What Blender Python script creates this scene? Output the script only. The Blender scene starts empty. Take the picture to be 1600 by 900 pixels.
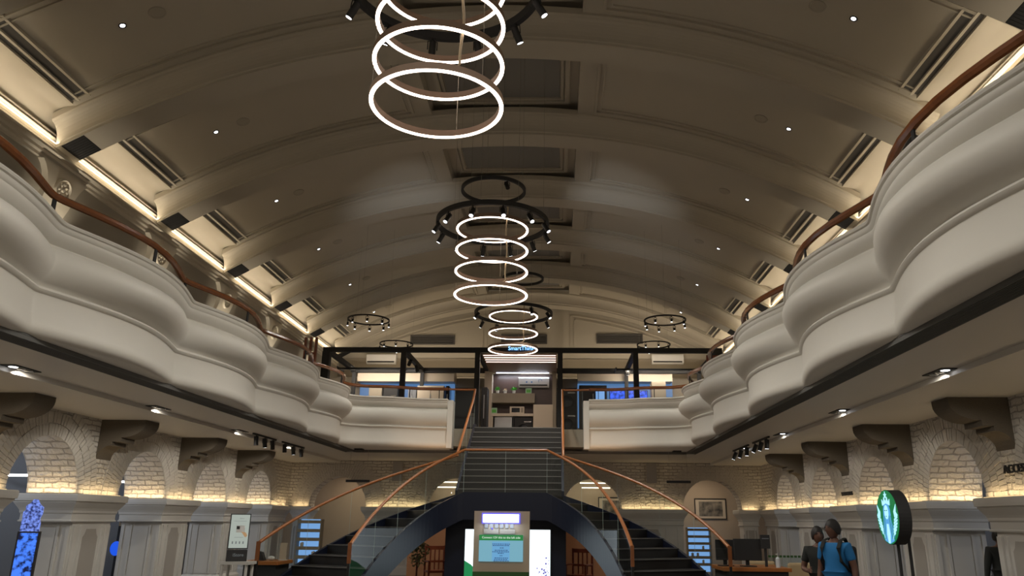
import bpy, math, random
from mathutils import Vector, Matrix
random.seed(7)
PI = math.pi
C = bpy.context.scene.collection
sc = bpy.context.scene

# ------------------------------------------------------------------ camera
CAMX, CAMZ = 1.1, 1.65
cam_d = bpy.data.cameras.new('camera')
cam = bpy.data.objects.new('camera', cam_d); C.objects.link(cam)
cam_d.sensor_width = 36.0; cam_d.lens = 27.0
cam_d.shift_x = -37/1600.0
cam_d.clip_start = 0.05; cam_d.clip_end = 200
TILT, YAW, ROLL = math.radians(16.9), math.radians(1.75), math.radians(0.55)
cam.location = (CAMX, 0, CAMZ)
cam.rotation_mode = 'QUATERNION'
m_ = Matrix.Rotation(YAW, 3, 'Z') @ Matrix.Rotation(PI/2 + TILT, 3, 'X') @ Matrix.Rotation(ROLL, 3, 'Z')
cam.rotation_quaternion = m_.to_quaternion()
sc.camera = cam

# ------------------------------------------------------------------ world and exposure
w = bpy.data.worlds.new('world'); sc.world = w; w.use_nodes = True
w.node_tree.nodes['Background'].inputs[0].default_value = (1.0, 0.87, 0.70, 1)
w.node_tree.nodes['Background'].inputs[1].default_value = 0.25
sc.view_settings.view_transform = 'Standard'; sc.view_settings.look = 'None'
sc.view_settings.exposure = 0.0; sc.view_settings.gamma = 1.0
sc.view_settings.use_curve_mapping = False
K_SPOT = 95.0      # spot heads on the black rings
K_LED = 7.0        # emission of the light rings
K_COVE = 9.0      # LED strips on the cornice
K_LEDGE = 1.9      # warm LED strips on the pier caps

# ------------------------------------------------------------------ materials
def mat(name, col, rough=0.6, metal=0.0, emit=None, es=0.0, noise=0.0, nscale=8.0, bump=0.0, bscale=30.0, trans=0.0, alpha=1.0, spec=None):
    m = bpy.data.materials.new(name); m.use_nodes = True
    nt = m.node_tree; b = nt.nodes['Principled BSDF']
    b.inputs['Base Color'].default_value = (*col, 1)
    b.inputs['Roughness'].default_value = rough; b.inputs['Metallic'].default_value = metal
    if spec is not None: b.inputs['Specular IOR Level'].default_value = spec
    if emit:
        b.inputs['Emission Color'].default_value = (*emit, 1); b.inputs['Emission Strength'].default_value = es
    if noise or bump:
        tc = nt.nodes.new('ShaderNodeTexCoord')
    if noise:
        n = nt.nodes.new('ShaderNodeTexNoise'); n.inputs['Scale'].default_value = nscale; n.inputs['Detail'].default_value = 5
        nt.links.new(tc.outputs['Object'], n.inputs['Vector'])
        mx = nt.nodes.new('ShaderNodeMix'); mx.data_type = 'RGBA'
        mx.inputs['A'].default_value = (*[c*(1-noise) for c in col], 1); mx.inputs['B'].default_value = (*[min(1, c*(1+noise)) for c in col], 1)
        nt.links.new(n.outputs['Fac'], mx.inputs['Factor']); nt.links.new(mx.outputs['Result'], b.inputs['Base Color'])
    if bump:
        n = nt.nodes.new('ShaderNodeTexNoise'); n.inputs['Scale'].default_value = bscale; n.inputs['Detail'].default_value = 3
        nt.links.new(tc.outputs['Object'], n.inputs['Vector'])
        bp = nt.nodes.new('ShaderNodeBump'); bp.inputs['Strength'].default_value = bump; bp.inputs['Distance'].default_value = 0.02
        nt.links.new(n.outputs['Fac'], bp.inputs['Height']); nt.links.new(bp.outputs['Normal'], b.inputs['Normal'])
    return m

def wood_mat(name, c1, c2, rough=0.3, scale=(2, 2, 2), band='X'):
    m = mat(name, c1, rough); nt = m.node_tree; b = nt.nodes['Principled BSDF']
    tc = nt.nodes.new('ShaderNodeTexCoord'); mp = nt.nodes.new('ShaderNodeMapping'); mp.inputs['Scale'].default_value = scale
    nz = nt.nodes.new('ShaderNodeTexNoise'); nz.inputs['Scale'].default_value = 6; nz.inputs['Detail'].default_value = 8
    mx = nt.nodes.new('ShaderNodeMix'); mx.data_type = 'RGBA'
    mx.inputs['A'].default_value = (*c1, 1); mx.inputs['B'].default_value = (*c2, 1)
    nt.links.new(tc.outputs['Object'], mp.inputs['Vector']); nt.links.new(mp.outputs['Vector'], nz.inputs['Vector'])
    nt.links.new(nz.outputs['Fac'], mx.inputs['Factor']); nt.links.new(mx.outputs['Result'], b.inputs['Base Color'])
    return m

def brick_mat(name, axis):
    m = mat(name, (0.62, 0.58, 0.52), 0.75); nt = m.node_tree; b = nt.nodes['Principled BSDF']
    tc = nt.nodes.new('ShaderNodeTexCoord'); sp = nt.nodes.new('ShaderNodeSeparateXYZ'); cb = nt.nodes.new('ShaderNodeCombineXYZ')
    nt.links.new(tc.outputs['Object'], sp.inputs[0])
    nt.links.new(sp.outputs[axis], cb.inputs[0]); nt.links.new(sp.outputs['Z'], cb.inputs[1])
    nz = nt.nodes.new('ShaderNodeTexNoise'); nz.inputs['Scale'].default_value = 5; nz.inputs['Detail'].default_value = 3
    nt.links.new(tc.outputs['Object'], nz.inputs['Vector'])
    ad = nt.nodes.new('ShaderNodeMix'); ad.data_type = 'RGBA'; ad.blend_type = 'LINEAR_LIGHT'; ad.inputs['Factor'].default_value = 0.035
    nt.links.new(cb.outputs[0], ad.inputs['A']); nt.links.new(nz.outputs['Color'], ad.inputs['B'])
    br = nt.nodes.new('ShaderNodeTexBrick'); br.inputs['Scale'].default_value = 1.0
    br.inputs['Brick Width'].default_value = 0.30; br.inputs['Row Height'].default_value = 0.095
    br.inputs['Mortar Size'].default_value = 0.013; br.inputs['Mortar Smooth'].default_value = 0.35
    br.inputs['Color1'].default_value = (0.66, 0.62, 0.55, 1); br.inputs['Color2'].default_value = (0.56, 0.52, 0.46, 1)
    br.inputs['Mortar'].default_value = (0.36, 0.33, 0.29, 1)
    nt.links.new(ad.outputs['Result'], br.inputs['Vector']); nt.links.new(br.outputs['Color'], b.inputs['Base Color'])
    inv = nt.nodes.new('ShaderNodeMath'); inv.operation = 'SUBTRACT'; inv.inputs[0].default_value = 1.0
    nt.links.new(br.outputs['Fac'], inv.inputs[1])
    ns = nt.nodes.new('ShaderNodeTexNoise'); ns.inputs['Scale'].default_value = 14
    nt.links.new(tc.outputs['Object'], ns.inputs['Vector'])
    sm = nt.nodes.new('ShaderNodeMath'); sm.operation = 'MULTIPLY_ADD'; sm.inputs[1].default_value = 0.5
    nt.links.new(ns.outputs['Fac'], sm.inputs[0]); nt.links.new(inv.outputs[0], sm.inputs[2])
    bp = nt.nodes.new('ShaderNodeBump'); bp.inputs['Strength'].default_value = 0.9; bp.inputs['Distance'].default_value = 0.10
    nt.links.new(sm.outputs[0], bp.inputs['Height']); nt.links.new(bp.outputs['Normal'], b.inputs['Normal'])
    return m

def glass_mat(name, tint=(0.93, 0.97, 0.96), rough=0.0, mixf=0.03):
    m = bpy.data.materials.new(name); m.use_nodes = True; nt = m.node_tree; nt.nodes.clear()
    o = nt.nodes.new('ShaderNodeOutputMaterial'); t = nt.nodes.new('ShaderNodeBsdfTransparent'); t.inputs[0].default_value = (*tint, 1)
    g = nt.nodes.new('ShaderNodeBsdfGlossy'); g.inputs['Roughness'].default_value = rough
    ge = nt.nodes.new('ShaderNodeNewGeometry'); dp = nt.nodes.new('ShaderNodeVectorMath'); dp.operation = 'DOT_PRODUCT'
    nt.links.new(ge.outputs['Incoming'], dp.inputs[0]); nt.links.new(ge.outputs['Normal'], dp.inputs[1])
    ab = nt.nodes.new('ShaderNodeMath'); ab.operation = 'ABSOLUTE'; nt.links.new(dp.outputs['Value'], ab.inputs[0])
    su = nt.nodes.new('ShaderNodeMath'); su.operation = 'SUBTRACT'; su.inputs[0].default_value = 1.0; nt.links.new(ab.outputs[0], su.inputs[1])
    pw = nt.nodes.new('ShaderNodeMath'); pw.operation = 'POWER'; pw.inputs[1].default_value = 5.0; nt.links.new(su.outputs[0], pw.inputs[0])
    ml = nt.nodes.new('ShaderNodeMath'); ml.operation = 'MULTIPLY_ADD'; ml.inputs[1].default_value = 0.35; ml.inputs[2].default_value = mixf
    nt.links.new(pw.outputs[0], ml.inputs[0])
    mx = nt.nodes.new('ShaderNodeMixShader')
    nt.links.new(ml.outputs[0], mx.inputs[0])
    nt.links.new(t.outputs[0], mx.inputs[1]); nt.links.new(g.outputs[0], mx.inputs[2]); nt.links.new(mx.outputs[0], o.inputs[0])
    return m

def emis(name, col, s): return mat(name, (0.02, 0.02, 0.02), 0.5, emit=col, es=s)

def screen_mat(name, c1, c2, s, scale=6.0, lo=0.35, hi=0.65):
    m = mat(name, (0.01, 0.01, 0.01), 0.3); nt = m.node_tree; b = nt.nodes['Principled BSDF']
    tc = nt.nodes.new('ShaderNodeTexCoord'); nz = nt.nodes.new('ShaderNodeTexNoise'); nz.inputs['Scale'].default_value = scale; nz.inputs['Detail'].default_value = 6
    cr = nt.nodes.new('ShaderNodeValToRGB'); cr.color_ramp.elements[0].position = lo; cr.color_ramp.elements[1].position = hi
    cr.color_ramp.elements[0].color = (*c1, 1); cr.color_ramp.elements[1].color = (*c2, 1)
    nt.links.new(tc.outputs['Object'], nz.inputs['Vector']); nt.links.new(nz.outputs['Fac'], cr.inputs[0])
    nt.links.new(cr.outputs[0], b.inputs['Emission Color']); b.inputs['Emission Strength'].default_value = s
    return m

M = dict(
    plaster=mat('white_plaster', (0.66, 0.635, 0.58), 0.55, bump=0.06, bscale=6, noise=0.03, nscale=1.5),
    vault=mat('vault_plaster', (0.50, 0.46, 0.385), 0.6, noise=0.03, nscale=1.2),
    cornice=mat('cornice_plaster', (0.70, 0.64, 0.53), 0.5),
    entab=mat('grey_beige_plaster', (0.42, 0.385, 0.32), 0.6),
    soffit=mat('soffit_paint', (0.60, 0.57, 0.52), 0.5, noise=0.04, nscale=0.8),
    pier=mat('pier_paint', (0.56, 0.55, 0.52), 0.45, noise=0.04, nscale=2),
    pier_dark=mat('pier_recess_paint', (0.36, 0.34, 0.31), 0.5),
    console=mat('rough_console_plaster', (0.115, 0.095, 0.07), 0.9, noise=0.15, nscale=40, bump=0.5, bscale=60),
    grey_panel=mat('grey_ceiling_panel', (0.24, 0.235, 0.225), 0.6),
    slot=mat('dark_slot', (0.10, 0.095, 0.09), 0.8),
    black=mat('black_metal', (0.018, 0.018, 0.018), 0.4, 0.3),
    blackm=mat('matt_black', (0.02, 0.02, 0.021), 0.7),
    grille=mat('dark_grille', (0.10, 0.10, 0.095), 0.6),
    navy=mat('navy_panel', (0.007, 0.010, 0.024), 0.42, 0.0, spec=0.35),
    tread=mat('dark_tread', (0.022, 0.020, 0.018), 0.35, noise=0.2, nscale=3),
    nosing=mat('steel_nosing', (0.22, 0.21, 0.20), 0.4, 0.5),
    wood=wood_mat('handrail_wood', (0.17, 0.055, 0.018), (0.27, 0.095, 0.03), 0.22),
    woodlt=wood_mat('orange_wood', (0.27, 0.085, 0.018), (0.42, 0.145, 0.03), 0.36),
    redwood=wood_mat('red_wood', (0.16, 0.035, 0.015), (0.26, 0.06, 0.025), 0.35),
    darkwood=wood_mat('dark_wall_wood', (0.035, 0.018, 0.014), (0.07, 0.035, 0.027), 0.4, scale=(1, 1, 14)),
    beige=mat('beige_wall', (0.44, 0.36, 0.27), 0.7, noise=0.03, nscale=1),
    beiged=mat('taupe_wall', (0.30, 0.26, 0.20), 0.6),
    brown=mat('brown_ceiling_panel', (0.22, 0.13, 0.08), 0.5),
    tan=mat('tan_housing', (0.30, 0.20, 0.14), 0.5),
    white=mat('white_enamel', (0.75, 0.75, 0.74), 0.35),
    offwhite=mat('cream_laminate', (0.60, 0.52, 0.41), 0.45),
    steel=mat('brushed_steel', (0.5, 0.5, 0.5), 0.3, 0.9),
    cable=mat('pale_cable', (0.55, 0.44, 0.28), 0.5),
    wire=mat('thin_steel_wire', (0.35, 0.33, 0.28), 0.4, 0.6),
    led=emis('led_diffuser', (1.0, 0.80, 0.66), K_LED),
    cove=emis('cove_led', (1.0, 0.80, 0.52), K_COVE),
    ledge=emis('ledge_led', (1.0, 0.70, 0.33), 2.0),
    lens=emis('spot_lens', (0.93, 0.95, 1.0), 6.0),
    lensoff=mat('lamp_reflector', (0.35, 0.34, 0.33), 0.2, 0.8),
    bluewall=emis('blue_lit_wall', (0.13, 0.30, 0.62), 0.55),
    bluelit=emis('blue_lit_shelf', (0.25, 0.50, 0.95), 0.75),
    glass=glass_mat('clear_glass'),
    bottle=mat('clear_plastic', (0.6, 0.65, 0.68), 0.15),
    skin=mat('brown_skin', (0.13, 0.06, 0.038), 0.5),
    hair=mat('black_hair', (0.012, 0.010, 0.009), 0.6),
    blue_shirt=mat('blue_cotton', (0.012, 0.16, 0.42), 0.8, noise=0.1, nscale=9),
    black_shirt=mat('black_cotton', (0.014, 0.016, 0.015), 0.85),
    denim=mat('dark_denim', (0.015, 0.017, 0.03), 0.8),
    green=emis('green_lit', (0.01, 0.32, 0.10), 0.7),
    floor=mat('floor_tile', (0.20, 0.17, 0.14), 0.35, noise=0.1, nscale=3),
    leaf=mat('green_leaf', (0.10, 0.42, 0.06), 0.5, noise=0.2, nscale=20),
    dleaf=mat('dry_leaf', (0.16, 0.17, 0.06), 0.6, noise=0.3, nscale=20),
    gold=mat('pale_upholstery', (0.42, 0.31, 0.17), 0.7, noise=0.08, nscale=10),
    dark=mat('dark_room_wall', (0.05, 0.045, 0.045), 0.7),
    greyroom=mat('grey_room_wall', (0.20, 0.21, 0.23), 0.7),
    darkglass=mat('dark_glass', (0.012, 0.014, 0.018), 0.08),
    brickx=brick_mat('white_painted_brick', 'X'), bricky=brick_mat('white_painted_brick_side', 'Y'),
)

# ------------------------------------------------------------------ mesh helpers
ORI = {}
ORD = ['nearest', 'second', 'third', 'fourth', 'fifth', 'sixth', 'seventh', 'farthest']
def at(u, v, Y):
    """the point of the plane y = Y seen at frame position (u, v) of the 1600 x 900 photograph"""
    d = m_ @ Vector(((u-837)/1200, (450-v)/1200, -1)); t = Y/d.y
    return Vector((CAMX+d.x*t, Y, CAMZ+d.z*t))
class MB:
    def __init__(s): s.v = []; s.f = []; s.mi = []; s.sm = []; s.cur = 0; s.smooth = False; s.T = None
    def add(s, vs, fs):
        o = len(s.v)
        for p in vs:
            p = Vector(p)
            if s.T is not None: p = s.T @ p
            s.v.append(p)
        for f in fs: s.f.append([i+o for i in f]); s.mi.append(s.cur); s.sm.append(s.smooth)
        return s
    def box(s, x0, x1, y0, y1, z0, z1):
        if x0 > x1: x0, x1 = x1, x0
        if y0 > y1: y0, y1 = y1, y0
        if z0 > z1: z0, z1 = z1, z0
        vs = [(x, y, z) for x in (x0, x1) for y in (y0, y1) for z in (z0, z1)]
        return s.add(vs, [(0,1,3,2),(4,6,7,5),(0,4,5,1),(2,3,7,6),(0,2,6,4),(1,5,7,3)])
    def prism(s, poly, axis, a, b):
        """poly: 2D points; axis: normal axis; a,b extents.  x:(y,z)  y:(x,z)  z:(x,y)"""
        n = len(poly)
        def P(p, t): return {'x': (t, p[0], p[1]), 'y': (p[0], t, p[1]), 'z': (p[0], p[1], t)}[axis]
        vs = [P(p, a) for p in poly] + [P(p, b) for p in poly]
        return s.add(vs, [list(range(n))[::-1], list(range(n, 2*n))] + [(i, (i+1) % n, n+(i+1) % n, n+i) for i in range(n)])
    def tube(s, path, r, n=8, closed=False, cap=True, flat=None):
        """flat=(rw, rh): elliptical/rect cross-section with rh along z"""
        path = [Vector(p) for p in path]; N = len(path); vs = []; o = 0
        prev = None
        for i, p in enumerate(path):
            a = path[(i-1) % N] if (closed or i > 0) else p
            b = path[(i+1) % N] if (closed or i < N-1) else p
            t = (b-a).normalized()
            up = Vector((0, 0, 1)) if abs(t.z) < 0.95 else Vector((1, 0, 0))
            if prev is not None and abs(t.z) >= 0.9: up = prev
            side = t.cross(up).normalized(); u2 = side.cross(t).normalized(); prev = u2
            rr = r[i] if isinstance(r, (list, tuple)) else r
            rw, rh = flat if flat else (rr, rr)
            for k in range(n):
                an = 2*PI*(k+0.5)/n
                vs.append(p + side*math.cos(an)*rw + u2*math.sin(an)*rh)
        fs = []
        M_ = N if closed else N-1
        for i in range(M_):
            j = (i+1) % N
            for k in range(n):
                fs.append((i*n+k, i*n+(k+1) % n, j*n+(k+1) % n, j*n+k))
        if not closed and cap:
            fs.append(list(range(n))); fs.append(list(range((N-1)*n, N*n))[::-1])
        return s.add(vs, fs)
    def cyl(s, p0, p1, r0, r1=None, n=16):
        r1 = r0 if r1 is None else r1
        return s.tube([p0, p1], [r0, r1], n)
    def lathe(s, prof, c=(0, 0, 0), n=24, closed=False, M4=None):
        """prof: (r,z) list revolved about z through c"""
        vs = []; L = len(prof)
        for k in range(n):
            a = 2*PI*k/n
            for r, z in prof:
                p = Vector((c[0]+r*math.cos(a), c[1]+r*math.sin(a), c[2]+z))
                if M4 is not None: p = M4 @ p
                vs.append(p)
        fs = []
        for k in range(n):
            j = (k+1) % n
            for i in range(L if closed else L-1):
                i2 = (i+1) % L
                fs.append((k*L+i, j*L+i, j*L+i2, k*L+i2))
        return s.add(vs, fs)
    def grid(s, rows, flip=False):
        n = len(rows[0]); vs = [p for r in rows for p in r]
        fs = [(i*n+k, i*n+k+1, (i+1)*n+k+1, (i+1)*n+k) for i in range(len(rows)-1) for k in range(n-1)]
        return s.add(vs, fs)
    def ball(s, c, r, n=12, m=8):
        rx, ry, rz = r if isinstance(r, (tuple, list)) else (r, r, r)
        prof = [(math.sin(PI*i/m), -math.cos(PI*i/m)) for i in range(m+1)]
        vs = [(c[0]+rx*a*math.cos(2*PI*k/n), c[1]+ry*a*math.sin(2*PI*k/n), c[2]+rz*b) for k in range(n) for a, b in prof]
        L = m+1
        return s.add(vs, [(k*L+i, ((k+1) % n)*L+i, ((k+1) % n)*L+i+1, k*L+i+1) for k in range(n) for i in range(m)])
    def build(s, name, mats, parent=None, local=False, bevel=0.0, fix=True):
        if not isinstance(mats, (list, tuple)): mats = [mats]
        if parent is not None:
            o = Vector((0, 0, 0)) if local else ORI.get(parent.name, Vector((0, 0, 0)))
        else:
            if local: o = Vector((0, 0, 0))
            else:
                xs = [p.x for p in s.v]; ys = [p.y for p in s.v]; zs = [p.z for p in s.v]
                o = Vector(((min(xs)+max(xs))/2, (min(ys)+max(ys))/2, min(zs)))
        me = bpy.data.meshes.new(name)
        me.from_pydata([tuple(p-o) for p in s.v], [], s.f)
        for m in mats: me.materials.append(M[m] if isinstance(m, str) else m)
        for p, mi, sm in zip(me.polygons, s.mi, s.sm): p.material_index = mi; p.use_smooth = sm
        me.update()
        if fix:
            import bmesh
            bm = bmesh.new(); bm.from_mesh(me)
            bmesh.ops.remove_doubles(bm, verts=bm.verts, dist=1e-5)
            bmesh.ops.recalc_face_normals(bm, faces=bm.faces); bm.to_mesh(me); bm.free()
        if any(s.sm): me.set_sharp_from_angle(angle=math.radians(38))
        ob = bpy.data.objects.new(name, me); C.objects.link(ob)
        if parent is not None:
            ob.parent = parent; ORI[ob.name] = ORI.get(parent.name, Vector((0, 0, 0)))
        else:
            ob.location = o; ORI[ob.name] = o
        if bevel:
            md = ob.modifiers.new('bevel', 'BEVEL'); md.width = bevel; md.segments = 2; md.limit_method = 'ANGLE'; md.angle_limit = math.radians(40)
        return ob

def tag(o, label=None, cat=None, group=None, kind=None):
    if label: o['label'] = label
    if cat: o['category'] = cat
    if group: o['group'] = group
    if kind: o['kind'] = kind
    return o
def thing(name, label, cat, loc=(0, 0, 0), rotz=0, group=None):
    o = bpy.data.objects.new(name, None); C.objects.link(o); o.empty_display_size = 0.1
    o.location = loc; o.rotation_euler = (0, 0, rotz); ORI[o.name] = Vector(loc)
    return tag(o, label, cat, group)
def struct(name, mb, m, **k):
    o = mb.build(name, m, **k); o['kind'] = 'structure'; return o
def copy_tree(o, parent=None):
    c = o.copy(); C.objects.link(c); c.parent = parent
    for ch in list(o.children): copy_tree(ch, c)
    return c
def light(name, kind, loc, energy, col, parent=None, aim=None, size=0.1, spot=None, blend=0.5, local=True, along=None):
    d = bpy.data.lights.new(name, kind); d.energy = energy; d.color = col
    if kind in ('SPOT', 'POINT'): d.shadow_soft_size = size
    if kind == 'SPOT': d.spot_size = math.radians(spot); d.spot_blend = blend
    if kind == 'AREA': d.shape = 'RECTANGLE'; d.size = size[0]; d.size_y = size[1]
    o = bpy.data.objects.new(name, d); C.objects.link(o)
    if parent is not None:
        o.parent = parent
        if not local: loc = Vector(loc) - ORI.get(parent.name, Vector((0, 0, 0)))
    o.location = loc
    if aim is not None:
        o.rotation_euler = Vector(aim).to_track_quat('-Z', 'Y').to_euler()
        if along is not None:
            z = -Vector(aim).normalized(); y = Vector(along).normalized(); x = y.cross(z).normalized()
            o.rotation_euler = Matrix((x, y, z)).transposed().to_euler()
    return o

def text_mesh(body, size, depth=0.01, align='CENTER'):
    """returns (verts, faces) of lettering in the XZ plane facing -Y, centred"""
    cu = bpy.data.curves.new('t', 'FONT'); cu.body = body; cu.size = size; cu.extrude = depth/2; cu.align_x = align; cu.align_y = 'CENTER'
    cu.resolution_u = 3
    ob = bpy.data.objects.new('t', cu); C.objects.link(ob)
    dg = bpy.context.evaluated_depsgraph_get(); me = bpy.data.meshes.new_from_object(ob.evaluated_get(dg))
    vs = [(v.co.x, -v.co.z, v.co.y) for v in me.vertices]; fs = [list(p.vertices) for p in me.polygons]
    bpy.data.objects.remove(ob); bpy.data.curves.remove(cu); bpy.data.meshes.remove(me)
    return vs, fs

# ------------------------------------------------------------------ dimensions
P0, PER = 8.0, 3.25                    # bay line and bay length of the hall
BAYS = [P0 + PER*k for k in range(-1, 7)]   # 4.75 ... 27.5
R_V = 13.54; CROWN = 9.3
def rib_z(x): return CROWN - (R_V - math.sqrt(R_V*R_V - x*x))
SLOTX, CORX = 6.50, 7.05
Y_END = 27.55
WYB = 26.68
WX = 7.6                                # arcade plane
SOF = 3.5                               # balcony soffit
FLOOR2 = 4.1

# ================================================================== STRUCTURE
struct('floor', MB().box(-12, 12, -4, 32, -0.2, 0), 'floor')
# ---- upper floor slab behind the balcony front, sides and back
mb = MB()
for s in (-1, 1):
    mb.box(s*4.95, s*12, -2, 32, 3.62, FLOOR2)
mb.box(-4.95, -1.95, 21.4, 32, 3.62, FLOOR2); mb.box(1.95, 4.95, 21.4, 32, 3.62, FLOOR2); mb.box(-1.95, 1.95, 21.55, 32, 3.62, FLOOR2)
struct('floor_upper', mb, 'beiged')
# ---- soffit under the balconies: strip beside the grille, then a slightly lower panel
for s, side in ((-1, 'left'), (1, 'right')):
    mb = MB()
    mb.box(s*4.985, s*6.0, -2, 25.48, SOF, SOF+0.1)
    mb.box(s*6.0, s*7.6, -2, 25.48, SOF-0.07, SOF+0.1)
    struct('ceiling_soffit_%s' % side, mb, 'soffit')
struct('ceiling_soffit_back', MB().box(-4.98, 4.98, 22.31, 25.48, SOF, SOF+0.1), 'soffit')
# ---- vault
def vault():
    N = 64
    for i in range(len(BAYS)-1):
        y0, y1 = BAYS[i], BAYS[i+1]
        mb = MB(); mb.smooth = True
        for s in (-1, 1):
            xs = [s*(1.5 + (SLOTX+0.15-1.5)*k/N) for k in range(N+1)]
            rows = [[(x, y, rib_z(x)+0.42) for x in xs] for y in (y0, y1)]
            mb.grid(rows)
            # cove between slot and cornice
            za_ = rib_z(SLOTX+0.15)+0.42
            xs = [SLOTX+0.15+0.52*math.sin(PI/2*i/10) for i in range(11)]; zs = [7.64+(za_-7.64)*math.cos(PI/2*i/10) for i in range(11)]
            mb.grid([[(s*x, y, z) for x, z in zip(xs, zs)] for y in (y0, y1)])
        mb.smooth = False
        zc = rib_z(1.5)+0.42; zt = CROWN+0.62
        for s in (-1, 1): mb.add([(s*1.5, y0, zc), (s*1.5, y1, zc), (s*1.5, y1, zt), (s*1.5, y0, zt)], [(0, 1, 2, 3)])
        mb.add([(-1.5, y0, zt), (1.5, y0, zt), (1.5, y1, zt), (-1.5, y1, zt)], [(0, 1, 2, 3)])
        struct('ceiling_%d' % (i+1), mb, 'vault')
        # mouldings on the side panels + frame of the crown panel + dark slots
        mb = MB(); ya, yb = y0+0.66, y1-0.66
        def arcstrip(s, y, w, h, x0, x1, dz=0.0):
            n = 40; rows = []
            for k in range(n+1):
                x = x0+(x1-x0)*k/n; z = rib_z(x)+0.42-dz
                rows.append([(s*x, y-w/2, z+0.02), (s*x, y-w/2, z-h), (s*x, y+w/2, z-h), (s*x, y+w/2, z+0.02)])
            mb.grid(rows)
        for s in (-1, 1):
            for d, h, wd in ((0.0, 0.045, 0.05), (0.11, 0.03, 0.03)):
                arcstrip(s, ya+d, wd, h, 1.85+d, 6.52); arcstrip(s, yb-d, wd, h, 1.85+d, 6.52)
                x = 1.85+d; z = rib_z(x)+0.42
                mb.box(s*(x-wd/2), s*(x+wd/2), ya+d, yb-d, z-h, z+0.02)
            # plaster lips beside the slots
            for x in (SLOTX-0.115, SLOTX+0.045, SLOTX+0.15):
                z = rib_z(x)+0.42
                mb.box(s*(x-0.025), s*(x+0.025), ya-0.05, yb+0.05, z-0.035, z+0.03)
        zt = CROWN+0.62
        for d, h, wd in ((0.0, 0.07, 0.09), (0.10, 0.045, 0.05)):
            fa, fb, fx = y0+0.55+d, y1-0.55-d, 1.28-d
            for y in (fa, fb): mb.box(-fx-wd/2, fx+wd/2, y-wd/2, y+wd/2, zt-h, zt+0.01)
            for x in (-fx, fx): mb.box(x-wd/2, x+wd/2, fa+wd/2, fb-wd/2, zt-h, zt+0.01)
        struct('ceiling_moulding_%d' % (i+1), mb, 'vault')
        mb = MB(); mb.cur = 0
        mb.box(-1.13, 1.13, y0+0.7, y1-0.7, zt-0.02, zt+0.0)
        mb.cur = 1
        for s in (-1, 1):
            for xa, xb in ((SLOTX-0.09, SLOTX+0.02), (SLOTX+0.075, SLOTX+0.12)):
                za, zb = rib_z(xa)+0.415, rib_z(xb)+0.415
                mb.add([(s*xa, ya, za), (s*xb, ya, zb), (s*xb, yb, zb), (s*xa, yb, za), (s*xa, ya, za+0.03), (s*xb, ya, zb+0.03), (s*xb, yb, zb+0.03), (s*xa, yb, za+0.03)],
                       [(0, 1, 2, 3), (4, 7, 6, 5), (0, 4, 5, 1), (1, 5, 6, 2), (2, 6, 7, 3), (3, 7, 4, 0)])
                for v in mb.v[-8:]: v.z -= 0.012
        struct('ceiling_panel_%d' % (i+1), mb, ['grey_panel', 'slot'])
vault()
# ---- ribs (stepped arched beams)
for i, y in enumerate(BAYS):
    mb = MB(); mb.smooth = False
    hp = [(-0.50, 0.50), (-0.50, 0.385), (-0.475, 0.36)]+[(-0.475+0.185*math.sin(PI/2*q/7), 0.06+0.30*math.cos(PI/2*q/7)) for q in range(1, 8)]+[(-0.27, 0.045), (-0.27, 0.0)]
    prof = hp+[(-a, b) for a, b in reversed(hp)]
    n = 72; rows = []
    for k in range(n+1):
        x = -7.0+14.0*k/n
        rows.append([(x, y+a, rib_z(x)+b) for a, b in prof])
    mb.grid(rows)
    o = struct('trim_%d' % (i+1), mb, 'vault')
# ---- cornice, entablature
for s, side in ((-1, 'left'), (1, 'right')):
    mb = MB(); mb.smooth = False
    z0 = 7.30
    prof = [(7.60, 7.0), (7.05, 7.0), (7.0, 7.05), (7.0, 7.10), (6.96, 7.12), (6.96, 7.17), (6.90, 7.20), (6.90, 7.225), (7.0, 7.225), (7.045, 7.38), (7.005, 7.395), (7.0, 7.415), (7.015, 7.43), (7.08, 7.45), (7.08, 7.485), (7.045, 7.495), (7.04, 7.515), (7.055, 7.53), (7.12, 7.55), (7.12, 7.58), (7.09, 7.59), (7.085, 7.61), (7.10, 7.62), (7.16, 7.64), (7.2, 7.9), (7.6, 7.9)]
    mb.grid([[(s*x, y, z) for x, z in prof] for y in (-2, Y_END)])
    struct('trim_cornice_%s' % side, mb, 'cornice')
    mb = MB()
    for k in range(len(BAYS)-1):
        y0, y1 = BAYS[k]+0.3, BAYS[k+1]-0.3
        for x, z, h in ((7.035, 7.36, 0.008), (7.065, 7.465, 0.008), (7.11, 7.565, 0.008)):
            mb.box(s*x, s*(x+0.08), y0, y1, z, z+h)
    struct('trim_moulding_%s' % side, mb, 'cornice')
    # led strips in the cove: one thing per bay
    for k in range(len(BAYS)-1):
        y0, y1 = BAYS[k]+0.34, BAYS[k+1]-0.34
        t = thing('cove_light', 'warm LED strip glowing on the %s cornice in the %s ceiling bay' % (side, ORD[k]), 'light', (s*6.92, (y0+y1)/2, 7.226), group='cove strips along the %s cornice' % side)
        MB().box(s*6.902, s*6.91, y0, y1, 7.226, 7.24).build('housing', 'cornice', t)
        light('strip_lamp', 'AREA', (s*6.925, (y0+y1)/2, 7.26), K_COVE*0.16, (1.0, 0.84, 0.62), t, aim=(s*1.0, 0, 0.35), size=(0.04, y1-y0+0.1), local=False, along=(0, 1, 0))
        light('strip_lamp', 'AREA', (s*6.975, (y0+y1)/2, 7.41), K_COVE*0.72, (1.0, 0.84, 0.62), t, aim=(s*0.45, 0, 1), size=(0.04, y1-y0+0.1), local=False, along=(0, 1, 0))
        MB().box(s*6.912, s*6.935, y0, y1, 7.226, 7.230).build('light_strip', 'cove', t)
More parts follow.
